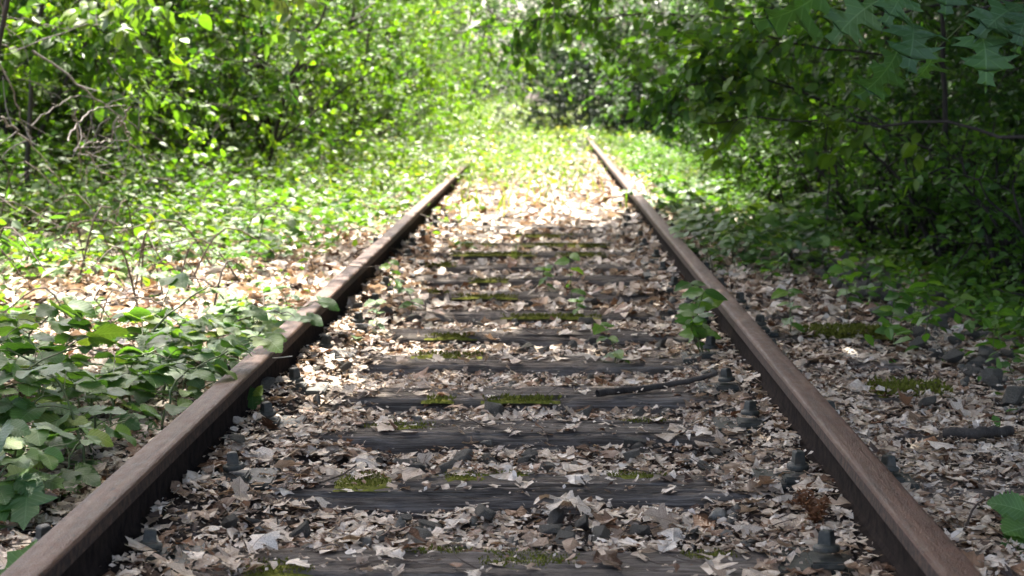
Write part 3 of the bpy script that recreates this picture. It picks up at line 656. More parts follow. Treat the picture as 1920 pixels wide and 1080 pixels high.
shrubs = [
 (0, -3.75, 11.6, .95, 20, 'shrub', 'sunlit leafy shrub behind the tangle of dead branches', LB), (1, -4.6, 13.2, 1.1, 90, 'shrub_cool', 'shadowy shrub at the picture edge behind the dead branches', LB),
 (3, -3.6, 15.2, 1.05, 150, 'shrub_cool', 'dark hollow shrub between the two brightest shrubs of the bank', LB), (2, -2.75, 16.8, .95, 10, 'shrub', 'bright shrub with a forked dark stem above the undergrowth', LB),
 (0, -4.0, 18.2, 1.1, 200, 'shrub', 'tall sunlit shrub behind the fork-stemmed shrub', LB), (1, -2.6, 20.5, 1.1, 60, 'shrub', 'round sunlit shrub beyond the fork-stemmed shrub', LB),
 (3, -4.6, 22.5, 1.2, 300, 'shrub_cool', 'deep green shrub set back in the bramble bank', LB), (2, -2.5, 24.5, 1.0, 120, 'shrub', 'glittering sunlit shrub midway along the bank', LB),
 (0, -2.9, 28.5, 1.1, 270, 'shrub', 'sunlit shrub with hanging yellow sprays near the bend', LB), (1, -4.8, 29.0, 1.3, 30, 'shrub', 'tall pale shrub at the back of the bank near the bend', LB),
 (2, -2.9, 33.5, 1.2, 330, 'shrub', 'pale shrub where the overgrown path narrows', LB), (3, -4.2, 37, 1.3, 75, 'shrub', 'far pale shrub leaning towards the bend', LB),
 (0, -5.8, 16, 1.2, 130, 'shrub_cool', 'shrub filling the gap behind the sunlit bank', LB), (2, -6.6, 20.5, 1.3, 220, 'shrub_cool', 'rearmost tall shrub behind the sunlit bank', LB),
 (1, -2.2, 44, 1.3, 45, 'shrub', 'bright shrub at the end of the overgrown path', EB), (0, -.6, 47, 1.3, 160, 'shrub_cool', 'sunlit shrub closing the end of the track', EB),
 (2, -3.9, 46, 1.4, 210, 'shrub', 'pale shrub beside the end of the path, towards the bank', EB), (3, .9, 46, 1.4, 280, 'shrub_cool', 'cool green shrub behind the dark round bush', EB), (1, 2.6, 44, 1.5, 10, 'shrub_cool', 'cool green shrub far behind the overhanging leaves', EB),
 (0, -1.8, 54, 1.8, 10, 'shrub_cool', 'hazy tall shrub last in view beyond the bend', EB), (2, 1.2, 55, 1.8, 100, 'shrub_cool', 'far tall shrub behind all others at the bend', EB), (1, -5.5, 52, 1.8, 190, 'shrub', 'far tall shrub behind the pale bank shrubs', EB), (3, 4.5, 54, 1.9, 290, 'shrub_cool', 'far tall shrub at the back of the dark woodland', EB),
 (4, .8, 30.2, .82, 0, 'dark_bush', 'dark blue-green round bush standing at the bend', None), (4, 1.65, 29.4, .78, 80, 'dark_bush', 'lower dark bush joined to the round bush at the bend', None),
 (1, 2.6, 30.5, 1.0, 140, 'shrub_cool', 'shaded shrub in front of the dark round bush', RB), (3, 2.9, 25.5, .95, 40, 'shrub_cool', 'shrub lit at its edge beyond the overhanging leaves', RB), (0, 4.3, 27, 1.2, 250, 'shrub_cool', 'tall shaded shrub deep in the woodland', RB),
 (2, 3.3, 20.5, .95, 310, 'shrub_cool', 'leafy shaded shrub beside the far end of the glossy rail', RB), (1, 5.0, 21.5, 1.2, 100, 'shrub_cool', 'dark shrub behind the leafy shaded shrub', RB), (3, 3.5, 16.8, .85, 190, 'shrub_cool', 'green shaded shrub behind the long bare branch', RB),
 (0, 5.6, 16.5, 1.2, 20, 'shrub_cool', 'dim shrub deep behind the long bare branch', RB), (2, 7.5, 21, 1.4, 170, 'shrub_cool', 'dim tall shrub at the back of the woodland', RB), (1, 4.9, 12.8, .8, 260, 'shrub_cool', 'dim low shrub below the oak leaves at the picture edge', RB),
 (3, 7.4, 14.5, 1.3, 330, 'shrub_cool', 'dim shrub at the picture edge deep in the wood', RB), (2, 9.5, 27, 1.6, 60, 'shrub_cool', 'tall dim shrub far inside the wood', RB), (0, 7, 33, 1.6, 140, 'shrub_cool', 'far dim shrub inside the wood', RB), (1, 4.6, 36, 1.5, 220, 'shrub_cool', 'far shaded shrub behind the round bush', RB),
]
fill = []
fr = np.random.default_rng(808)
for k in range(26):
    y = 12.2 + 1.25 * k + fr.uniform(-.3, .3); fill.append((int(fr.choice([4, 4, 1, 3])), -2.75 - .28 * max(0, 16 - y) + fr.uniform(-.5, .15) - (.25 if k % 2 else 0), y, fr.uniform(.5, .72), fr.uniform(0, 360), ('shrub', 'shrub', 'shrub_cool')[k % 3], f'low leafy bush at the foot of the sunlit hedge, {ORD2[k]} counted from the dead branches', 'low bushes at the foot of the sunlit hedge'))
for k in range(24):
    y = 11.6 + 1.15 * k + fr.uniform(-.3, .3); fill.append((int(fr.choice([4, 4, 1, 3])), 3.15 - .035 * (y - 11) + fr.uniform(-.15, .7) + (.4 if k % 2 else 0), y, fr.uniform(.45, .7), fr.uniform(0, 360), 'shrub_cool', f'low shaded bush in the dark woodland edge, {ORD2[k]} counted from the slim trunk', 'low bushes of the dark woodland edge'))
for k in range(14):
    y = fr.uniform(10.5, 22); fill.append((int(fr.choice([0, 1, 2, 3])), fr.uniform(4, 8), y, fr.uniform(.8, 1.1), fr.uniform(0, 360), 'shrub_cool', f'dim shrub inside the wood, {ORD2[k]} of those behind the woodland edge', 'dim shrubs inside the wood'))
for k in range(12):
    y = fr.uniform(13, 26); fill.append((int(fr.choice([0, 1, 2, 3])), fr.uniform(-6.5, -3.6), y, fr.uniform(.8, 1.1), fr.uniform(0, 360), 'shrub' if k % 2 else 'shrub_cool', f'leafy shrub inside the sunlit hedge, {ORD2[k]} of those behind its low bushes', 'shrubs inside the sunlit hedge'))
for k in range(20):
    y = 8.0 + .42 * k; fill.append((5, 2.7 - .07 * (y - 8.6) + fr.uniform(-.15, .3), y, fr.uniform(.75, 1.15), fr.uniform(0, 360), 'shade_cover', f'knee-high green bush on the slope beside the shoulder, {ORD2[k]} counted from the camera', 'knee-high bushes on the shaded slope'))
shrubs += fill
for a in shrubs: shrub(a[0], a[1], a[2], a[3], a[4], a[5], a[6], a[7])

for k, (x, y, sc, rt) in enumerate([(3.9, 5.6, .8, 0), (4.3, 8.4, .8, 120), (4.6, 3.2, 1.0, 240)]):  # unseen shrubs, added to keep side light off the track
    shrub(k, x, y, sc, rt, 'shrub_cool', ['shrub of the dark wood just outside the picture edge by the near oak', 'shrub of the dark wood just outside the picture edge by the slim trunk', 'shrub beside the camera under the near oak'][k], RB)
# ------------------------------------------------------------------ trees whose crowns shade the track
def tree_proto(seed, crown_c, rad, nclus, per, leaf, tr0=.1):
    """trunk at the origin; crown centre relative to it"""
    rg = np.random.default_rng(seed); cc = np.array(crown_c, float); H = cc[2]
    trunk = curve([(0, 0, -.2), (.04, .03, H * .3), (cc[0] * .25, cc[1] * .25, H * .65), (cc[0] * .7, cc[1] * .7, H * 1.05)], 16, .015, rg)
    tr = [(trunk, np.linspace(tr0, tr0 * .4, len(trunk)))]
    U = rg.normal(0, 1, (nclus, 3)); U /= np.linalg.norm(U, axis=1, keepdims=True); C = cc + U * (rg.uniform(0, 1, (nclus, 1)) ** .45) * np.array(rad)
    limbs = []
    for k in range(9):
        q = C[rg.integers(nclus)]; s = trunk[int(len(trunk) * rg.uniform(.45, .95))]; P = curve([s, (s + q) / 2 + np.array([0, 0, .3]), q], 8, .03, rg); limbs.append((P, np.linspace(.05, .012, len(P))))
    allp = np.concatenate([trunk[6:]] + [P for P, _ in limbs])
    for q in C:
        s = allp[np.argmin(np.linalg.norm(allp - q, axis=1))]; P = curve([s, (s + q) / 2 + rg.normal(0, .08, 3), q], 4); limbs.append((P, np.linspace(.014, .004, len(P))))
    pos = np.repeat(C, per, 0) + rg.normal(0, 1, (nclus * per, 3)) * np.array([.34, .34, .2]); k = len(pos)
    D = rg.normal(0, 1, (k, 3)) * np.array([1, 1, .4]); D[:, 2] -= .25; N = np.array([0, 0, 1.0]) + rg.normal(0, .45, (k, 3))
    fol = tri_mesh('crown', *scatter(T_TINY, pos, D, N, leaf * rg.uniform(.7, 1.2, k), rg.uniform(0, 1, k), rg))
    return tube_mesh('trunk', tr, 10), tube_mesh('limbs', limbs, 5), fol
TP = [tree_proto(301, (-2.6, 1.6, 5.6), (3.1, 3.0, 1.7), 300, 60, .16), tree_proto(302, (-1.0, 1.0, 6.0), (3.0, 3.3, 1.9), 300, 60, .16, .035), tree_proto(303, (-.4, .4, 5.6), (3.1, 3.1, 2.0), 320, 60, .16, .07)]
def tree(k, x, y, rot, sc, label, group=None):
    root = empty('oak_tree', (x, y, hz(x, y))); root.rotation_euler.z = R(rot); root.scale = (sc,) * 3
    for nm, me, mt in zip(('trunk', 'limbs', 'crown'), TP[k], ('bark', 'bark', 'canopy')): link(nm, me, M[mt], root)
    return tag(root, label, 'tree', group)
TG = 'trees of the dark woodland'
tree(0, 3.3, 9.7, 4, .85, 'oak standing between the near oak and the slim trunk', TG)  # added out of view so its crown shades the middle of the track
near_oak = tree(0, 2.75, 4.9, 0, 1.0, 'oak tree reaching its large lobed leaves into the upper corner of the picture')
tree(1, 3.45, 11.3, 0, 1.0, 'slim dark trunk at the picture edge under the oak leaves', TG)
tree(1, 4.4, 17.0, -20, 1.05, 'dark trunk behind the shaded shrubs, beyond the slim trunk', TG)
tree(2, 5.9, 11.0, 60, 1.1, 'dark trunk deep in the woodland at the picture edge', TG)
tree(2, 5.5, 24.0, 140, 1.15, 'far trunk in the middle of the dark woodland', TG)
tree(2, 5.2, 32.0, 250, 1.15, 'farthest trunk of the dark woodland', TG)
tree(2, 9.0, 17.0, 200, 1.3, 'trunk far inside the dark woodland', TG)
for k, (x, y, rt) in enumerate([(8.2, 25, 30), (8.8, 33, 80), (7.2, 40, 200), (3.0, 33.9, 10), (11.5, 21, 300), (12, 29, 170), (7.6, 9.5, 250), (5.6, 6.2, 120)]):  # more trees added so their crowns darken the wood and the round bush
    tree(2, x, y, rt, 1.2, ['trunk lost in the gloom behind the dim shrubs', 'trunk at the far back of the gloom', 'trunk behind the far shaded shrub', 'trunk whose crown shades the round bush at the bend', 'hidden trunk at the farthest reach of the wood', 'last trunk of the wood beyond the gloom', 'trunk in the wood beside the picture edge', 'trunk of the wood next to the near oak'][k], TG)
for k, (x, y, rt, pk) in enumerate([(4.6, 8.2, 40, 2), (5.4, 13.6, 110, 2), (6.4, 18.2, 10, 2), (7.2, 6.6, 200, 2), (7.0, 13.2, 280, 2), (4.7, 20.8, 330, 2), (10.2, 10.5, 90, 2)]):  # extra crowns added over the wood to cut the sky light there
    tree(pk, x, y, rt, 1.05, f'straight trunk in the gloom of the wood, {ORD2[k]} of those under its closed canopy', 'trunks under the closed canopy')
tree(1, 4.2, 2.0, 20, 1.0, 'tree whose crown shades the stony shoulder from beside the camera', TG)
tree(2, -3.9, 3.2, 100, .8, 'tree whose crown shades the nearest brambles from beside the camera', None)

# ------------------------------------------------------------------ leafy branches of small trees leaning over the track
def leafy_branch(parent, pts, r0, mat, leaf, tpls, twigs, per, rg, tl=.35, droop=.35, name='branch'):
    P = curve(pts, 20, .006, rg); paths = [(P, np.linspace(r0, r0 * .25, len(P)))]; sites = []
    for k in range(twigs):
        t = rg.uniform(.12, 1) * (len(P) - 1); a = int(min(t, len(P) - 2)); p = P[a] + (P[a + 1] - P[a]) * (t - a); dd = unit(P[a + 1] - P[a])
        d = unit(dd * .8 + unit(np.cross(dd, rg.normal(0, 1, 3))) * .9 + np.array([0, 0, -.1])); n = 6; Q = [p]
        for _ in range(n): d = unit(d + rg.normal(0, .15, 3) + np.array([0, 0, -droop / n])); Q.append(Q[-1] + d * tl * rg.uniform(.7, 1.3) / n)
        Q = np.array(Q); paths.append((Q, np.linspace(r0 * .3, r0 * .12, n + 1))); sites.append(Q)
    b = link(name, tube_mesh(name, paths, 5), M['bark'], parent)
    if sites: link('foliage', tri_mesh('foliage', *leaves_on(rg, sites, per, leaf, tpls, .55, .4)), M[mat], b)
    return b
def sapling(x, y, label, H=2.6, r=.02, lean=(0, 0), seed=1, group=None):
    rg = np.random.default_rng(seed); root = empty('sapling', (0, 0, 0)); z = hz(x, y)
    tr = curve([(x, y, z - .05), (x + lean[0] * .3, y + lean[1] * .3, z + H * .5), (x + lean[0], y + lean[1], z + H)], 12, .01, rg)
    link('trunk', tube_mesh('trunk', [(tr, np.linspace(r, r * .5, len(tr)))], 7), M['bark'], root)
    return tag(root, label, 'sapling', group), tr, rg
# the branch crossing above the end of the glossy rail
s1, tr, rg = sapling(2.9, 13.2, 'leaning young tree whose long leaves hang over the middle of the track', 2.7, .03, (-.5, -.3), 5)
leafy_branch(s1, [tr[7], at(1270, 25, 12.6), at(1130, 35, 12.2), at(1040, 30, 11.8), at(945, 50, 11.6)], .011, 'shade_cover', .085, T_MED, 30, 10, rg, .4, .6)
leafy_branch(s1, [tr[6], at(1400, 60, 12.4), at(1290, 60, 12.2), at(1180, 95, 12)], .010, 'shade_cover', .08, T_MED, 34, 10, rg, .4, .6)
leafy_branch(s1, [tr[8], at(1300, -60, 12), at(1150, -50, 11.8), at(1020, -10, 11.5)], .011, 'shade_cover', .08, T_MED, 32, 10, rg, .45, .6)
# lower branch with leaves beside the rail
s2, tr, rg = sapling(2.55, 10.4, 'young tree with a long bare branch reaching across the dark wood', 2.2, .022, (-.1, 0), 8)
leafy_branch(s2, [at(1960, 268, 8.6), at(1870, 252, 8.8), at(1780, 228, 9.0), at(1650, 235, 9.2), at(1570, 220, 9.4), at(1500, 230, 9.5), at(1410, 218, 9.6), at(1330, 232, 9.6), at(1250, 210, 9.5)], .011, 'shrub', .085, T_MED, 14, 8, rg, .35, .5)
leafy_branch(s2, [at(1655, 232, 9.2), at(1615, 206, 9.3), at(1570, 205, 9.4), at(1540, 212, 9.4)], .006, 'shrub', .08, T_MED, 3, 4, rg, .2)
leafy_branch(s2, [at(1410, 218, 9.6), at(1375, 185, 9.6), at(1360, 150, 9.7), at(1330, 110, 9.7)], .006, 'shrub', .085, T_MED, 16, 8, rg, .35, .4)
leafy_branch(s2, [tr[4], at(1450, 150, 10), at(1370, 150, 9.9), at(1290, 160, 9.8), at(1215, 175, 9.8)], .009, 'shade_cover', .085, T_MED, 40, 9, rg, .28, .15)
leafy_branch(s2, [tr[7], at(1550, 90, 10), at(1400, 80, 9.9), at(1290, 100, 9.8)], .009, 'shade_cover', .085, T_MED, 34, 9, rg, .45, .6)
leafy_branch(s2, [tr[9], at(1650, 30, 10), at(1500, 10, 9.9), at(1350, 20, 9.8)], .009, 'shade_cover', .085, T_MED, 32, 9, rg, .45, .6)
s3, tr, rg = sapling(3.15, 15.5, 'thin young tree with sunlit tips behind the long bare branch', 2.6, .02, (-.3, -.2), 12)
for k in range(7): leafy_branch(s3, [tr[3 + k], tr[3 + k] + np.array([rg.uniform(-1, -.3), rg.uniform(-.6, .4), .15]), tr[3 + k] + np.array([rg.uniform(-1.8, -.8), rg.uniform(-.9, .5), .0])], .008, 'shrub', .09, T_MED, 16, 8, rg, .4, .5)
s4, tr, rg = sapling(-2.35, 14.6, 'young tree with a dark forked stem rising from the bramble bank', 1.6, .022, (.5, .3), 14)
leafy_branch(s4, [tr[3], at(610, 195, 14.2), at(680, 145, 14), at(760, 95, 13.8)], .012, 'shrub', .075, T_MED, 16, 9, rg, .35, .3)
leafy_branch(s4, [tr[3], at(560, 180, 14.4), at(520, 130, 14.2), at(440, 85, 14.2), at(380, 60, 14)], .01, 'shrub', .075, T_MED, 16, 9, rg, .35, .3)
leafy_branch(s4, [tr[5], at(600, 130, 14.2), at(590, 60, 14.2)], .008, 'shrub', .075, T_MED, 12, 9, rg, .35, .3)
s5, tr, rg = sapling(-3.1, 10.2, 'young tree with bright yellow-green leaves in front of the bank', 2.4, .018, (.3, .2), 17)
for pts in ([at(120, 40, 10), at(200, 60, 9.8), at(300, 110, 9.7)], [at(130, 110, 10), at(230, 130, 9.8), at(330, 185, 9.7)], [at(150, 0, 10), at(250, -10, 9.8), at(330, 60, 9.8)], [at(100, 70, 10), at(60, 60, 9.9), at(20, 120, 9.8)], [at(170, 90, 10), at(190, 160, 9.8), at(250, 215, 9.7)]):
    leafy_branch(s5, [tr[5]] + pts, .007, 'shrub', .085, T_MED, 15, 9, rg, .3, .5)
s6, tr, rg = sapling(-3.05, 9.0, 'sprig of glowing leaves hanging into the picture from above', 3.4, .016, (1.1, .6), 19)
leafy_branch(s6, [tr[11], at(430, -60, 9.6), at(520, -20, 9.6), at(545, 40, 9.6)], .006, 'weed', .09, T_MED, 8, 5, rg, .22, .9)
leafy_branch(s6, [tr[10], at(300, -50, 9.5), at(230, -15, 9.5), at(225, 30, 9.5)], .006, 'weed', .09, T_MED, 8, 5, rg, .22, .9)

# ------------------------------------------------------------------ dead branches tangled in the bank
dead_lines = [([(0, 82), (50, 87), (150, 50), (215, 40)], 9.2, .007, 'pale dead branch sweeping along the upper picture edge of the bank'), ([(60, 95), (130, 140), (190, 195), (250, 235), (305, 265)], 9.0, .010, 'thick grey dead branch sloping down across the tangle'),
 ([(-10, 100), (25, 170), (40, 225), (60, 260)], 8.8, .008, 'grey dead branch hanging at the picture edge'), ([(0, 220), (30, 245), (55, 270), (90, 305)], 8.6, .010, 'pale broken branch leaning out of the bank at the picture edge'),
 ([(128, 265), (150, 225), (185, 203), (235, 198)], 8.6, .008, 'pale arching dead branch in the middle of the tangle'), ([(245, 200), (225, 232), (205, 262)], 8.5, .008, 'short white dead branch crossing the arching one'), ([(222, 222), (240, 250), (243, 290)], 8.5, .008, 'white dead branch hanging from the crossing'),
 ([(143, 205), (146, 260), (150, 300), (156, 340)], 8.5, .009, 'upright grey dead stick in the tangle'), ([(140, 285), (170, 268), (210, 264)], 8.4, .007, 'low bent dead branch in front of the tangle'), ([(160, 280), (178, 305), (192, 335)], 8.4, .008, 'short pale stick below the tangle'),
 ([(0, 28), (60, 40), (130, 55), (200, 30)], 9.6, .006, 'thin dead branch high in the bank'), ([(0, 130), (90, 170), (140, 205), (230, 225)], 9.6, .006, 'thin dark dead branch behind the tangle'), ([(200, 110), (215, 130), (240, 160)], 9.4, .005, 'thin twig beside the bright young leaves'),
 ([(60, 235), (110, 195), (150, 180), (200, 195)], 9.2, .006, 'curved thin dead branch behind the arching one'), ([(0, 0), (8, 40), (22, 70)], 9.0, .008, 'dead stick at the upper picture corner'), ([(415, 215), (405, 240), (398, 265)], 11, .007, 'short pale snag standing in the undergrowth')]
for pts, Yd, r, lab in dead_lines:
    rg = np.random.default_rng(len(lab) + int(Yd * 10)); P = curve([at(px, py, Yd + .15 * k) for k, (px, py) in enumerate(pts)], 16, .006, rg); paths = [(P, np.linspace(r, r * .5, len(P)) * .68)]
    for _ in range(3):
        a = rg.integers(2, len(P) - 2); d = unit(P[a + 1] - P[a] + rg.normal(0, .5, 3)); paths.append((curve([P[a], P[a] + d * .1, P[a] + d * .2 + rg.normal(0, .04, 3)], 5), np.linspace(r * .4, r * .15, 5)))
    tag(link('dead_branch', tube_mesh('dead_branch', paths, 6), M['deadwood']), lab, 'branch', 'dead branches in the bank')
rg = np.random.default_rng(77)

# ------------------------------------------------------------------ low cover (uncountable)
def cover(n, per, sampler, H, leaf, tpls, rg, rad=.16, flat=.4, stems=True):
    x, y, hh = sampler(n); k = len(x); g = height(x, y)
    pos = np.repeat(np.stack([x, y, g], 1), per, 0); q = rg.normal(0, rad, (k * per, 2)); hr = np.repeat(hh, per) * H
    pos[:, :2] += q; rr = np.clip(1 - (q ** 2).sum(1) / (rad * 2.6) ** 2, .15, 1)
    pos[:, 2] += hr * rr * rg.uniform(.35, 1, k * per); m = len(pos)
    ok = ~((np.abs(np.abs(pos[:, 0]) - RX) < .055) & (pos[:, 2] < .17) & (pos[:, 1] < 26)); pos = pos[ok]; q = q[ok]; m = len(pos)
    a = rg.uniform(0, 6.283, m); D = np.stack([np.cos(a), np.sin(a), rg.normal(-.15, .3, m)], 1); D[:, :2] += q / rad * .5
    N = np.array([0, 0, 1.0]) + rg.normal(0, flat, (m, 3))
    sz = leaf * rg.uniform(.6, 1.2, m) * np.repeat(rg.uniform(.55, 1.4, k), per)[ok]; r_ = np.clip(np.repeat(rg.uniform(0, 1, k), per)[ok] * .7 + rg.uniform(0, .3, m), 0, 1); nr = pos[:, 1] < 12.5; out = [scatter(t_, pos[k_], D[k_], N[k_], sz[k_], r_[k_], rg) for t_, k_ in ((tpls, nr), (T_TINY, ~nr)) if k_.any()]
    return join(out)
def samp_left(n):
    y = 6.3 + 26 * rg.uniform(0, 1, n) ** 1.25; x = -.95 - (np.minimum(2.3 + .17 * y, 5.2)) * rg.uniform(0, 1, n) ** .9
    d = -x - .95; lit = wob(x, y, 1.6, 2)
    p = np.clip(sstep(8.2, 11.8, y + d * .7 + lit * 1.2), 0, 1) * np.clip(.4 + d * .6, 0, 1) + .07 + .5 * sstep(12, 17, y)
    ok = rg.uniform(0, 1, n) < p; x, y, d = x[ok], y[ok], d[ok]
    return x, y, np.clip(.3 + .5 * d, .25, 1.3) * (.35 + .65 * sstep(6, 11, y)) * rg.uniform(.6, 1.15, len(x))
V1 = cover(5200, 16, samp_left, .42, .064, T_LOW, rg, .17, .42)
o = link('bramble_cover', tri_mesh('bramble_cover', *V1), M['cover']); tag(o, 'sunlit bramble leaves carpeting the bank beside the dappled rail', 'undergrowth', kind='stuff')
paths = []
for k in range(420):
    y0 = 6.2 + 16 * rg.uniform() ** 1.2; x0 = -1.0 - rg.uniform() * min(2.2 + .17 * y0, 4.5); z0 = hz(x0, y0); a = rg.uniform(0, 6.28); l = rg.uniform(.3, .9) * (1 if y0 > 8 else .6); h_ = rg.uniform(.15, .55) * min(1, .3 + .4 * (-x0 - .95))
    paths.append((curve([(x0, y0, z0 - .02), (x0 + l * .4 * math.cos(a), y0 + l * .4 * math.sin(a), z0 + h_), (x0 + l * math.cos(a), y0 + l * math.sin(a), z0 + h_ * rg.uniform(.3, .9))], 8), np.linspace(.0042, .002, 9) * rg.uniform(.7, 1.3)))
o = link('cane_cover', tube_mesh('cane_cover', [(P, r_[:len(P)]) for P, r_ in paths], 4), M['twig']); tag(o, 'thin arching bramble canes threading through the leaves of the sunlit bank', 'canes', kind='stuff')
def samp_track(n):
    y = 10.5 + 36 * rg.uniform(0, 1, n) ** 1.3; x = rg.uniform(-1.9, 2.3, n) - .004 * np.clip(y - 24, 0, 50) ** 1.6
    p = .95 * sstep(10.5, 18, y + wob(x, y, 1.5, 9) * 1.8 - 3.6 * sstep(-.75, -.2, x) * sstep(19, 16, y) - 1.5 * sstep(0, .7, x)) * np.where(np.abs(x - RX) < .3, .35 + .65 * sstep(22, 28, y), 1) ; ok = rg.uniform(0, 1, n) < p
    x, y = x[ok], y[ok]; return x, y, rg.uniform(.5, 1.1, len(x)) * (.5 + .5 * sstep(15, 26, y) + .55 * sstep(-.2, -.7, x) * sstep(12, 15, y)) * np.where((x > .3) & (y < 25), .5, 1)
V2 = cover(4600, 12, samp_track, .32, .062, T_LOW, rg, .15, .5)
o = link('weed_cover', tri_mesh('weed_cover', *V2), M['weed']); tag(o, 'yellow-green weeds swallowing the far end of the track', 'undergrowth', kind='stuff')
def samp_right(n):
    y = 4.8 + 26 * rg.uniform(0, 1, n) ** 1.1; x = 1.2 + 6.2 * rg.uniform(0, 1, n) ** 1.25
    edge = 1.85 - .12 * (y - 6.5) + .18 * wob(x, y, 2, 4); p = .03 + sstep(edge - .25, edge + .4, x) * .9 * np.clip(.62 + .4 * wob(x, y, 1.2, 6), .12, 1); ok = rg.uniform(0, 1, n) < p
    x, y = x[ok], y[ok]; return x, y, rg.uniform(.45, 1.15, len(x)) * (.55 + .45 * sstep(1.6, 3, x))
V3 = cover(6400, 14, samp_right, .40, .06, T_LOW, rg, .16, .45)
o = link('forest_floor_cover', tri_mesh('forest_floor_cover', *V3), M['shade_cover']); tag(o, 'shaded green ground plants covering the slope of the dark woodland', 'undergrowth', kind='stuff')
# the far wood behind the shrubs reads as one mass
def thicket(n, f): 
    x, y, z = f(n); D = rg.normal(0, 1, (len(x), 3)); return scatter(T_TINY, np.stack([x, y, z], 1), D, np.array([0, 0, 1.0]) + rg.normal(0, .6, (len(x), 3)), rg.uniform(.12, .24, len(x)), rg.uniform(0, 1, len(x)), rg)
def ring(n):
    c = np.stack([np.concatenate([rg.uniform(-16, -6.5, 260), rg.uniform(6.5, 18, 300), rg.uniform(-16, 18, 240)]), np.concatenate([rg.uniform(14, 60, 260), rg.uniform(12, 60, 300), rg.uniform(56, 72, 240)])], 1)
    k = rg.integers(0, len(c), n); q = rg.normal(0, .75, (n, 2)); x, y = c[k, 0] + q[:, 0], c[k, 1] + q[:, 1]; return x, y, height(x, y) + rg.uniform(0, 1, n) ** .8 * (3.2 + 1.5 * np.sin(k))
o = link('far_thicket', tri_mesh('far_thicket', *thicket(38000, ring)), M['shrub_cool']); tag(o, 'distant leafy thicket closing the view behind the shrubs', 'thicket', kind='stuff')
# grass
T_BL = [template([(.02, 0), (.028, .35), (.02, .7), (0, 1)], .2, c, 0, 0) for c in (.1, .5, .9)]
n = 1300; y = 12 + 26 * rg.uniform(0, 1, n) ** 1.2; x = rg.uniform(-1.6, 1.6, n) - .004 * np.clip(y - 24, 0, 50) ** 1.6
cl = wob(x, y, 3, 8) > .1; x, y = x[cl], y[cl]; x = np.where(np.abs(np.abs(x) - RX) < .05, x + .12, x); n = len(x)
D = np.stack([rg.normal(0, .3, n), rg.normal(0, .3, n), np.ones(n)], 1)
o = link('grass', tri_mesh('grass', *scatter(T_BL, np.stack([x, y, height(x, y)], 1), D, rg.normal(0, 1, (n, 3)), rg.uniform(.1, .28, n), rg.uniform(0, 1, n), rg)), M['grass']); tag(o, 'thin grass blades growing between the far rails', 'grass', kind='stuff')

# ------------------------------------------------------------------ single plants with their own stems and leaves
def leafmesh(outl, name, mat, n=4, pet=.0, **kw):
    r_ = []
    for k in range(n):
        V, F, L = template(outl, kw.get('fold', .12) * rng.uniform(.5, 1.6), kw.get('curl', .3) * rng.uniform(.4, 1.6), rng.uniform(-.1, .25), kw.get('wave', .06), rng.uniform(-.12, .12), pet, rng)
        me = tri_mesh(name, V, F, L, smooth=True); me.materials.append(M[mat]); r_.append(me)
    return r_
LM = {'bramble': leafmesh(O_BRAMBLE, 'leaf', 'bramble', 5), 'seedling': leafmesh(O_SEED, 'leaf', 'seedling', 4, .12), 'maple': leafmesh(O_MAPLE, 'leaf', 'bramble', 3, .35), 'oak': leafmesh(O_OAK, 'leaf', 'oakleaf', 5, .22, fold=.28, curl=.55, wave=.14)}
def put_leaf(parent, kind, base, d, nrm, size, rg, name='leaf', width=1.0):
    m = frames(np.array([d], float), np.array([nrm], float))[0]
    o = link(name, LM[kind][rg.integers(len(LM[kind]))], parent=parent)
    M4 = Matrix([[*m[0], base[0]], [*m[1], base[1]], [*m[2], base[2]], [0, 0, 0, 1]]) @ Matrix.Diagonal((size * width, size, size, 1))
    o.matrix_basis = M4; return o
def bramble_proto(seed, n=8, H=.32, leaf=.085, reach=.3, kind='bramble', name='bramble'):
    rg = np.random.default_rng(seed); root = empty(name); a = rg.uniform(0, 6.28)
    st = curve([(0, 0, -.02), (reach * .25 * math.cos(a), reach * .25 * math.sin(a), H * .7), (reach * math.cos(a), reach * math.sin(a), H)], 12, .004, rg); paths = [(st, np.linspace(.0036, .0016, len(st)))]
    todo = []
    for k in range(n):
        i_ = int(len(st) * (.15 + .85 * k / n)); i_ = min(i_, len(st) - 1); b = st[i_]; az = a + (-1) ** k * rg.uniform(.5, 1.4) if k < n - 1 else a
        d = unit((math.cos(az), math.sin(az), rg.uniform(.1, .5))); pl = leaf * rg.uniform(.5, .9); q = b + d * pl; paths.append((curve([b, (b + q) / 2 + np.array([0, 0, .006]), q], 4), np.full(5, .0012)))
        sz = leaf * rg.uniform(.75, 1.2)
        for off in ((0,) if kind == 'maple' else (0, 1.15, -1.15)):
            dd = (math.cos(az + off), math.sin(az + off), rg.uniform(-.35, .1)); todo.append((q, dd, (rg.normal(0, .28), rg.normal(0, .28) - .35, 1), sz * (1 if off == 0 else .8)))
    link('stem', tube_mesh('stem', [(P, r[:len(P)] if len(r) >= len(P) else np.full(len(P), r[0])) for P, r in paths], 5), M['stem'], root)
    for q, dd, nn, sz in todo: put_leaf(root, kind, q, dd, nn, sz, rg)
    return root
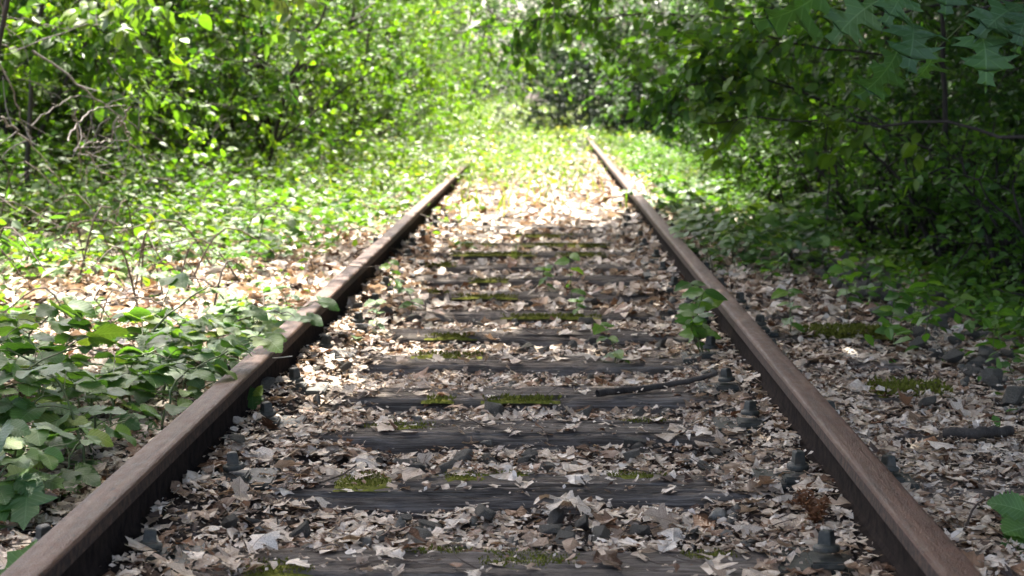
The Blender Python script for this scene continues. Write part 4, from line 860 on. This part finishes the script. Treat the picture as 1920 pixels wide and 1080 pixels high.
def seedling_proto(seed, n=7, H=.2, leaf=.055, name='seedling'):
    rg = np.random.default_rng(seed); root = empty(name); st = curve([(0, 0, -.02), (rg.normal(0, .02), rg.normal(0, .02), H * .5), (rg.normal(0, .05), rg.normal(0, .05), H)], 9, .002, rg)
    link('stem', tube_mesh('stem', [(st, np.linspace(.0026, .0012, len(st)))], 5), M['stem'], root)
    for k in range(n):
        b = st[min(len(st) - 1, int(len(st) * (.35 + .65 * k / max(1, n - 1))))]; az = k * 2.4 + rg.uniform(-.5, .5); put_leaf(root, 'seedling', b, (math.cos(az), math.sin(az), rg.uniform(-.5, .3)), (rg.normal(0, .3), rg.normal(0, .3) - .75, 1), leaf * rg.uniform(.75, 1.3), rg)
    return root
class Stock:                                                        # first use moves the original, later uses copy it with its parts
    def __init__(s, o): s.o, s.used = o, False
    def put(s, x, y, rot, sc, label, cat, group=None, z=None):
        o = copy_tree(s.o) if s.used else s.o; s.used = True
        o.location = (x, y, hz(x, y) if z is None else z); o.rotation_euler = (0, 0, R(rot)); o.scale = (sc, sc, sc)
        for k in ('label', 'category', 'group'):
            if k in o: del o[k]
        return tag(o, label, cat, group)
BR = [Stock(bramble_proto(500 + k, n_, H_, lf, rc)) for k, (n_, H_, lf, rc) in enumerate([(8, .22, .085, .26), (7, .18, .078, .25), (9, .28, .095, .33), (8, .14, .075, .22)])]
SD = [Stock(seedling_proto(540 + k, n_, H_, lf)) for k, (n_, H_, lf) in enumerate([(9, .17, .06), (7, .12, .05), (15, .2, .065), (7, .28, .07)])]
rg = np.random.default_rng(91)
# brambles in the near corner, in half shade
near = [(-1.02, 3.95, 2, 'large-leaved bramble in the near corner beside the rail'), (-1.3, 4.55, 0, 'dark-leaved bramble at the picture edge, in front of the arching cane'), (-1.02, 4.75, 3, 'low bramble beside the pale arching straw'), (-1.5, 5.0, 0, 'tall bramble at the picture edge behind the near corner'),
        (-1.2, 5.25, 1, 'bramble under the long arching cane'), (-1.0, 5.5, 0, 'bramble leaning on the rail near the straw'), (-1.7, 5.7, 0, 'bramble with sunlit tips at the picture edge'), (-1.35, 5.9, 3, 'bramble behind the long arching cane'),
        (-1.05, 6.2, 1, 'small bramble touching the dappled rail'), (-1.85, 6.3, 3, 'bramble at the edge of the sunlit litter patch'), (-1.25, 6.6, 1, 'bramble in front of the sunlit litter patch'), (-1.0, 7.0, 3, 'bright bramble beside the rail at the sunlit litter patch'),
        (-1.55, 7.2, 1, 'lone bramble standing in the sunlit litter patch'), (-1.12, 3.75, 1, 'bramble filling the very corner of the picture'), (-1.38, 4.75, 0, 'broad bramble between the corner and the arching cane'), (-1.16, 4.45, 0, 'bramble hanging towards the rail by the near corner')]
for x, y, k, lab in near: BR[k].put(x, y, rg.uniform(0, 360), rg.uniform(.9, 1.15) * (1 if y < 5.1 else .65), lab, 'bramble', 'brambles beside the dappled rail')
for k in range(13):
    y = rg.uniform(3.3, 5.4); x = -.92 - rg.uniform(0, 1) ** .8 * (.34 * y - .9); BR[(1, 3, 0, 3)[rg.integers(4)]].put(x, y, rg.uniform(0, 360), rg.uniform(1.0, 1.3), f'broad-leaved bramble {zone(x, y)}', 'bramble', 'brambles crowding the near corner').scale.z *= rg.uniform(.8, 1.1)
for k in range(20):
    y = rg.uniform(3.4, 6.2); x = -.9 - rg.uniform(0, .25); BR[(1, 3)[k % 2]].put(x, y, rg.uniform(-60, 60), rg.uniform(.75, 1.1), f'small bramble leaning on the near dappled rail, {zone(x, y)}'.replace('just outside the dappled rail, ', '').replace('a hand outside the dappled rail, ', 'a hand away, '), 'bramble', 'small brambles along the dappled rail')
for k in range(38):
    y = rg.uniform(5.2, 12); x = -.95 - abs(rg.normal(0, .75)) - .1 * max(0, y - 6); BR[rg.integers(4)].put(x, y, rg.uniform(0, 360), rg.uniform(.4, .75), f'young bramble shoot {zone(x, y)}', 'bramble', 'bramble shoots of the sunlit bank')
for k in range(24):
    y = rg.uniform(5.3, 13); x = 1.0 + abs(rg.normal(0, .35)) + (.35 if y < 8 else 0); SD[rg.integers(4)].put(x, y, rg.uniform(0, 360), rg.uniform(.7, 1.2), f'small green seedling {zone(x, y)}', 'seedling', 'seedlings beside the glossy rail')
for k in range(46):
    y = rg.uniform(8.3, 13.5); x = .92 + abs(rg.normal(0, .28)); BR[rg.integers(4)].put(x, y, rg.uniform(0, 360), rg.uniform(.75, 1.15), f'leafy shoot {zone(x, y)}', 'bramble', 'shoots against the glossy rail')
heroes = [(1350, 672, SD[2], .9, 'bushy seedling growing against the inside of the glossy rail next to the dark bent branch'), (1365, 640, SD[0], 1.0, 'pale yellowish seedling behind the bushy one, inside the glossy rail'), (705, 640, SD[0], .7, 'tiny seedling near the sixth sleeper by the dappled rail'), (1100, 600, SD[1], .9, 'tiny seedling at the seventh sleeper'), (880, 470, BR[3], .5, 'tiny shoot at the tenth sleeper'), (1385, 690, SD[2], 1.1, 'glossy green seedling growing against the inside of the glossy rail'), (1410, 690, SD[1], 1.1, 'small seedling tucked under the glossy rail head'), (1150, 690, SD[0], .9, 'green seedling standing behind the fourth sleeper'), (1075, 575, SD[3], .8, 'thin-stemmed seedling on the eighth sleeper'),
          (1040, 550, SD[1], 1.1, 'low green seedling beside the thin-stemmed one'), (770, 600, SD[0], .85, 'small seedling beside the screws of the dappled rail'), (740, 570, SD[3], .6, 'weak seedling between rail and eighth sleeper'), (1590, 600, SD[3], .8, 'slender seedling with hanging leaves on the shaded shoulder'),
          (1480, 640, SD[0], 1.0, 'seedling leaning over the outside of the glossy rail'), (1650, 590, SD[1], 1.0, 'pale seedling on the shaded shoulder'), (1410, 520, BR[1], .9, 'leafy shoot spilling over the outside of the glossy rail'), (1270, 440, BR[0], .8, 'leafy shoot covering the glossy rail farther on')]
for px, py, st, sc, lab in heroes:
    p = on(px, py, -.02); xx = p.x if abs(abs(p.x) - RX) > .12 else (min(p.x, .64) if 'inside' in lab or 'under' in lab else (p.x + .13 if p.x > 0 else -.62)); st.put(xx, p.y, rg.uniform(-50, 50), sc * 1.08, lab, 'seedling' if 'seedling' in lab else 'shoot')
# saplings / upright stems on the dark side
for k, (px, py, H_, lab) in enumerate([(1545, 490, .9, 'thin dark upright stem rising from the shaded shoulder'), (1515, 430, .8, 'thin stem behind the upright one'), (1700, 430, 1.0, 'thin leafless stem in the dark undergrowth')]):
    p = on(px, py, -.05); P = curve([(p.x, p.y, hz(p.x, p.y) - .03), (p.x + .02, p.y, H_ * .5), (p.x + rg.normal(0, .06), p.y, H_)], 8, .006, rg)
    root = empty('sapling'); link('stem', tube_mesh('stem', [(P, np.linspace(.006, .003, len(P)))], 5), M['bark'], root); tag(root, lab, 'sapling')
    for q in P[3:]:
        for _ in range(2): a = rg.uniform(0, 6.28); put_leaf(root, 'seedling', q, (math.cos(a), math.sin(a), -.1), (rg.normal(0, .3), rg.normal(0, .3), 1), .08, rg)

# the long bramble cane
root = empty('bramble_cane'); P = curve([at(70, 905, 4.75), at(165, 770, 4.95), at(240, 680, 5.1), at(315, 590, 5.25), at(395, 535, 5.4)], 18, .002, rg)
paths = [(P, np.linspace(.0055, .0025, len(P)))]; tag(root, 'long arching bramble cane with toothed leaves standing out against the sunlit litter', 'bramble')
tri = [((300, 585), (325, 520), .085, 5.3), ((262, 650), (290, 630), .13, 5.15), ((215, 710), (225, 680), .11, 5.05), ((365, 560), (405, 540), .06, 5.4), ((195, 740), (170, 765), .11, 4.95), ((130, 820), (120, 830), .10, 4.85)]
for (bx, by), (tx, ty), sz, Yd in tri:
    b = np.array(at(bx, by, Yd)); q = np.array(at(tx, ty, Yd - .05)); paths.append((curve([b, q], 4), np.full(5, .0014)))
    for off in (0, 1.2, -1.2):
        a = math.atan2(q[1] - b[1], q[0] - b[0]) + off + rg.uniform(-.3, .3); put_leaf(root, 'bramble', q, (math.cos(a), math.sin(a) - .3, -.25), (rg.normal(0, .2), -.35 + rg.normal(0, .2), 1), sz * (1 if off == 0 else .8), rg)
link('stem', tube_mesh('stem', [(p_, r_[:len(p_)]) for p_, r_ in paths], 6), M['stem'], root)
# shoot hanging over the dappled rail
root = empty('bramble_shoot'); P = curve([at(350, 745, 4.75), at(405, 715, 4.7), at(450, 700, 4.65), at(480, 745, 4.6)], 12, .002, rg); tag(root, 'bramble shoot hanging over the dappled rail head', 'bramble')
link('stem', tube_mesh('stem', [(P, np.linspace(.0025, .0012, len(P)))], 5), M['stem'], root)
for (bx, by), (tx, ty), sz in (((455, 705), (440, 735), .05), ((475, 730), (505, 740), .055), ((475, 735), (465, 790), .075), ((470, 725), (440, 770), .06), ((420, 712), (410, 690), .05)):
    b, t = np.array(at(bx, by, 4.62)), np.array(at(tx, ty, 4.5)); put_leaf(root, 'bramble', b, t - b, (0, -.8, .6), sz, rg)
for k, (pts, lab) in enumerate([([(250, 770, 4.9), (330, 720, 4.85), (400, 690, 4.8), (430, 680, 4.75)], 'bramble runner laid across the dappled rail above the hanging shoot'), ([(60, 860, 4.3), (120, 830, 4.25), (170, 850, 4.2), (200, 880, 4.15)], 'bramble runner with small leaves touching the near dappled rail'), ([(420, 610, 5.6), (480, 590, 5.6), (530, 585, 5.55), (560, 600, 5.5)], 'thin bramble runner leaning over the dappled rail by the sunlit litter')]):
    root = empty('bramble_runner'); tag(root, lab, 'bramble', 'bramble runners over the dappled rail'); P = curve([at(*p) for p in pts], 12, .003, rg); link('stem', tube_mesh('stem', [(P, np.linspace(.0028, .0012, len(P)))], 5), M['twig'], root)
    for q in P[2::2]:
        for s_ in range(2): a = rg.uniform(0, 6.28); put_leaf(root, 'bramble', q, (math.cos(a), math.sin(a) * .6, rg.uniform(-.5, .3)), (rg.normal(0, .3), -.6, 1), rg.uniform(.035, .065), rg)
# big leaves at the picture corners
def corner_plant(name, stem_px, leaves, label, kind, mat='stem'):
    root = empty(name); tag(root, label, 'plant'); P = curve([at(*p) for p in stem_px], 10); link('stem', tube_mesh('stem', [(P, np.linspace(.004, .002, len(P)))], 5), M[mat], root)
    for (b, t, sz, nr) in leaves:
        b_, t_ = np.array(at(*b)), np.array(at(*t)); s_ = sz or np.linalg.norm(t_ - b_); put_leaf(root, kind, b_, t_ - b_, nr, s_, rg)
    return root
corner_plant('hop_plant', [(-90, 1260, 2.95), (-20, 1180, 2.95), (35, 1125, 2.95)], [((35, 1122, 2.95), (52, 1032, 3.02), .13, (.15, -.75, .7)), ((-20, 1130, 2.95), (-50, 1060, 3.02), .12, (0, -.6, .8))], 'broad leaf rising into the bottom corner in front of the rail', 'maple')
corner_plant('hop_plant', [(-40, 1010, 3.42), (5, 960, 3.45), (48, 915, 3.45)], [((50, 922, 3.45), (50, 992, 3.36), .105, (0, -.8, .55)), ((20, 935, 3.45), (-40, 945, 3.4), .10, (0, -.7, .7)), ((0, 960, 3.45), (-10, 1010, 3.36), .08, (0, -.6, .8)), ((75, 900, 3.55), (160, 912, 3.5), .07, (0, -.4, .9)), ((30, 900, 3.6), (60, 850, 3.65), .08, (0, -.5, .85))], 'dark three-lobed leaf hanging beside the near end of the dappled rail', 'maple')
corner_plant('bramble', [(1985, 1110, 3.3), (1950, 1020, 3.35), (1925, 960, 3.4)], [((1940, 985, 3.4), (1835, 1010, 3.25), .105, (0, -.6, .8)), ((1935, 1010, 3.38), (1850, 1052, 3.22), .10, (0, -.6, .8)), ((1925, 960, 3.4), (1850, 935, 3.4), .08, (0, -.7, .7)), ((1930, 990, 3.4), (1900, 1060, 3.2), .09, (.2, -.6, .8)), ((1940, 960, 3.4), (1905, 900, 3.5), .08, (0, -.8, .5))], 'green leaf cluster reaching over the outside of the glossy rail at the bottom corner', 'bramble')

# ------------------------------------------------------------------ the oak's low twig with its large leaves, parts of the near oak
bpy.context.view_layer.update()
oinv = near_oak.matrix_world.inverted()
def oloc(px, py, Y): return oinv @ at(px, py, Y)
b = curve([(-.35, .1, 2.4), oloc(2040, -130, 4.3), oloc(1930, -20, 4.0), oloc(1832, 20, 3.85)], 16); b2 = curve([oloc(2040, -130, 4.3), oloc(1850, -60, 4.0), oloc(1700, -40, 3.9)], 10)
br = link('branch', tube_mesh('branch', [(b, np.linspace(.016, .003, len(b))), (b2, np.linspace(.008, .003, len(b2)))], 6), M['bark'], near_oak)
oak_leaves = [((1833, 38, 3.85), (1862, 136, 3.72), (.15, -.9, .35)), ((1668, -12, 3.9), (1545, 62, 3.85), (-.1, -.65, .75)), ((1700, -30, 3.9), (1672, 32, 3.8), (.2, -.8, .6)), ((1770, -60, 3.9), (1785, 20, 3.8), (0, -.8, .6)),
              ((1712, 38, 3.85), (1712, 98, 3.7), (.15, -.75, .6)), ((1690, 85, 3.8), (1622, 206, 3.8), (.55, -.8, .2)), ((1755, 92, 3.8), (1722, 172, 3.85), (.4, -.8, -.2)), ((1925, 5, 3.85), (1835, 42, 3.75), (0, -.55, .85)), ((1560, -30, 3.9), (1418, 82, 3.9), (.35, -.6, -.5)),
              ((1935, 20, 3.8), (1905, 55, 3.7), (0, -.6, .8)), ((1960, 40, 3.9), (1890, 80, 4.0), (.3, -.3, .9))]
pet = []
for bs, tp, nr in oak_leaves:
    b_, t_ = np.array(oloc(*bs)), np.array(oloc(*tp)); L_ = np.linalg.norm(t_ - b_); put_leaf(br, 'oak', b_, t_ - b_, nr, L_ * .95, rg, 'leaf', 1.0)
    allb = np.concatenate([b, b2]); s_ = allb[np.argmin(np.linalg.norm(allb - b_, axis=1))]; pet.append((curve([s_, b_], 4), np.full(5, .0013)))
link('petiole', tube_mesh('petiole', [(p_, r_[:len(p_)]) for p_, r_ in pet], 4), M['stem'], br)

# ------------------------------------------------------------------ small single things on the ground
def stick(pts, r, mat, name, label, cat, taper=.6):
    P = curve(pts, 16, r * .15, rg); return tag(link(name, tube_mesh(name, [(P, np.linspace(r, r * taper, len(P)))], 7), M[mat]), label, cat)
g = lambda px, py, z=-.01: on(px, py, z)
stick([g(1120, 738, .02), g(1210, 728, .02), g(1290, 715, .04), g(1345, 700, .07)], .012, 'bark', 'fallen_branch', 'dark bent branch lying before the seedling under the glossy rail', 'branch')
stick([g(600, 905, .03), g(640, 890, .02), g(668, 872, .02)], .003, 'twig', 'twig', 'thin twig beside the end of the moss-patched sleeper', 'twig')
stick([at(1480, 950, 3.95), at(1500, 942, 3.95), at(1520, 925, 3.98)], .007, 'twig', 'twig', 'short reddish stick beside the rusty fern', 'twig')
stick([at(140, 795, 4.5), at(158, 810, 4.45), at(164, 845, 4.4), at(163, 905, 4.35)], .0022, 'straw', 'straw', 'pale straw arching down in front of the brambles', 'straw', .9)
stick([at(425, 668, 4.95), at(470, 664, 4.9), at(510, 671, 4.85), at(548, 668, 4.85)], .0016, 'straw', 'straw', 'thin pale straw lying across the dappled rail', 'straw', .9)
stick([at(1735, 1082, 3.28), at(1790, 1058, 3.22), at(1850, 1053, 3.2), at(1920, 1085, 3.15)], .0022, 'twig', 'twig', 'thin dark twig lying across the glossy rail at the bottom edge', 'twig')
stick([at(1806, 1000, 3.5), at(1825, 955, 3.5), at(1850, 930, 3.5)], .003, 'twig', 'twig', 'reddish twig standing by the leaf cluster in the bottom corner', 'twig')
stick([on(640, 497, .17), on(700, 500, .17), on(760, 490, .02)], .002, 'twig', 'twig', 'thin runner lying over the far half of the dappled rail', 'twig')
stick([g(1770, 815, .02), g(1830, 812, .03), g(1895, 808, .02)], .016, 'bark', 'timber_stub', 'dark rotten timber stub on the shaded shoulder', 'timber', .9)
# crumpled pale leaves on the second sleeper
for px, py, sc, rt, lab in ((1022, 948, .10, (.1, .05, -75), 'crumpled pale leaf draped over the front of the moss-patched sleeper'), (1078, 942, .105, (.12, -.1, 60), 'larger crumpled pale leaf next to the one on the moss-patched sleeper')):
    p = on(px, py, .02); V, F, L = template(half(17, lambda q: .6 * (q ** .5) * ((1 - q) ** .5), .16), .12, .4, .35, .3, .1, .1, rng); o = link('dead_leaf', tri_mesh('dead_leaf', V, F, L + np.array([0, 0, .74])), M['dead'])
    o.location = (p.x, p.y, .022); o.scale = (sc, sc, sc); o.rotation_euler = (rt[0], rt[1], R(rt[2])); tag(o, lab, 'dead leaf')
# rusty dead fern
p = on(1530, 1010, .0); root = empty('dead_fern', (p.x, p.y, hz(p.x, p.y))); root.scale = (.8, .8, .8); tag(root, 'rusty brown dead fern clump beside the glossy rail', 'fern')
for k in range(9):
    a = rg.uniform(0, 6.28); P = curve([(0, 0, 0), (.02 * math.cos(a), .02 * math.sin(a), .05), (.05 * math.cos(a), .05 * math.sin(a), rg.uniform(.06, .1))], 10); pos, D = [], []
    for q in P[2:]:
        for s_ in range(4): pos.append(q); D.append((rg.normal(0, 1), rg.normal(0, 1), rg.uniform(-.2, .8)))
    V, F, L = scatter([template([(0, 0), (.16, .3), (0, 1)], .1, .3)], np.array(pos), np.array(D), rg.normal(0, 1, (len(pos), 3)), rg.uniform(.014, .03, len(pos)), rg.uniform(0, 1, len(pos)), rg)
    TV, TF = tubes([(P, np.full(len(P), .0012))], 3); TT = np.concatenate([TF[:, [0, 1, 2]], TF[:, [0, 2, 3]]]); link('frond', tri_mesh('frond', *join([(V, F, L), (TV, TT, np.zeros_like(TV))])), M['fern'], root)
# upright grass tuft between the sleepers
p = on(962, 487, -.01); k = 6; D = np.stack([rg.normal(0, .08, k), rg.normal(0, .1, k), np.ones(k)], 1)
o = link('grass_tuft', tri_mesh('grass_tuft', *scatter(T_BL[:1], np.tile(np.array([[p.x, p.y, hz(p.x, p.y)]]), (k, 1)) + rg.normal(0, .008, (k, 3)), D, rg.normal(0, 1, (k, 3)), np.array([.17, .15, .12, .1, .14, .09]), rg.uniform(0, .6, k), rg)), M['grass']); tag(o, 'upright green grass tuft in the middle of the track', 'grass')
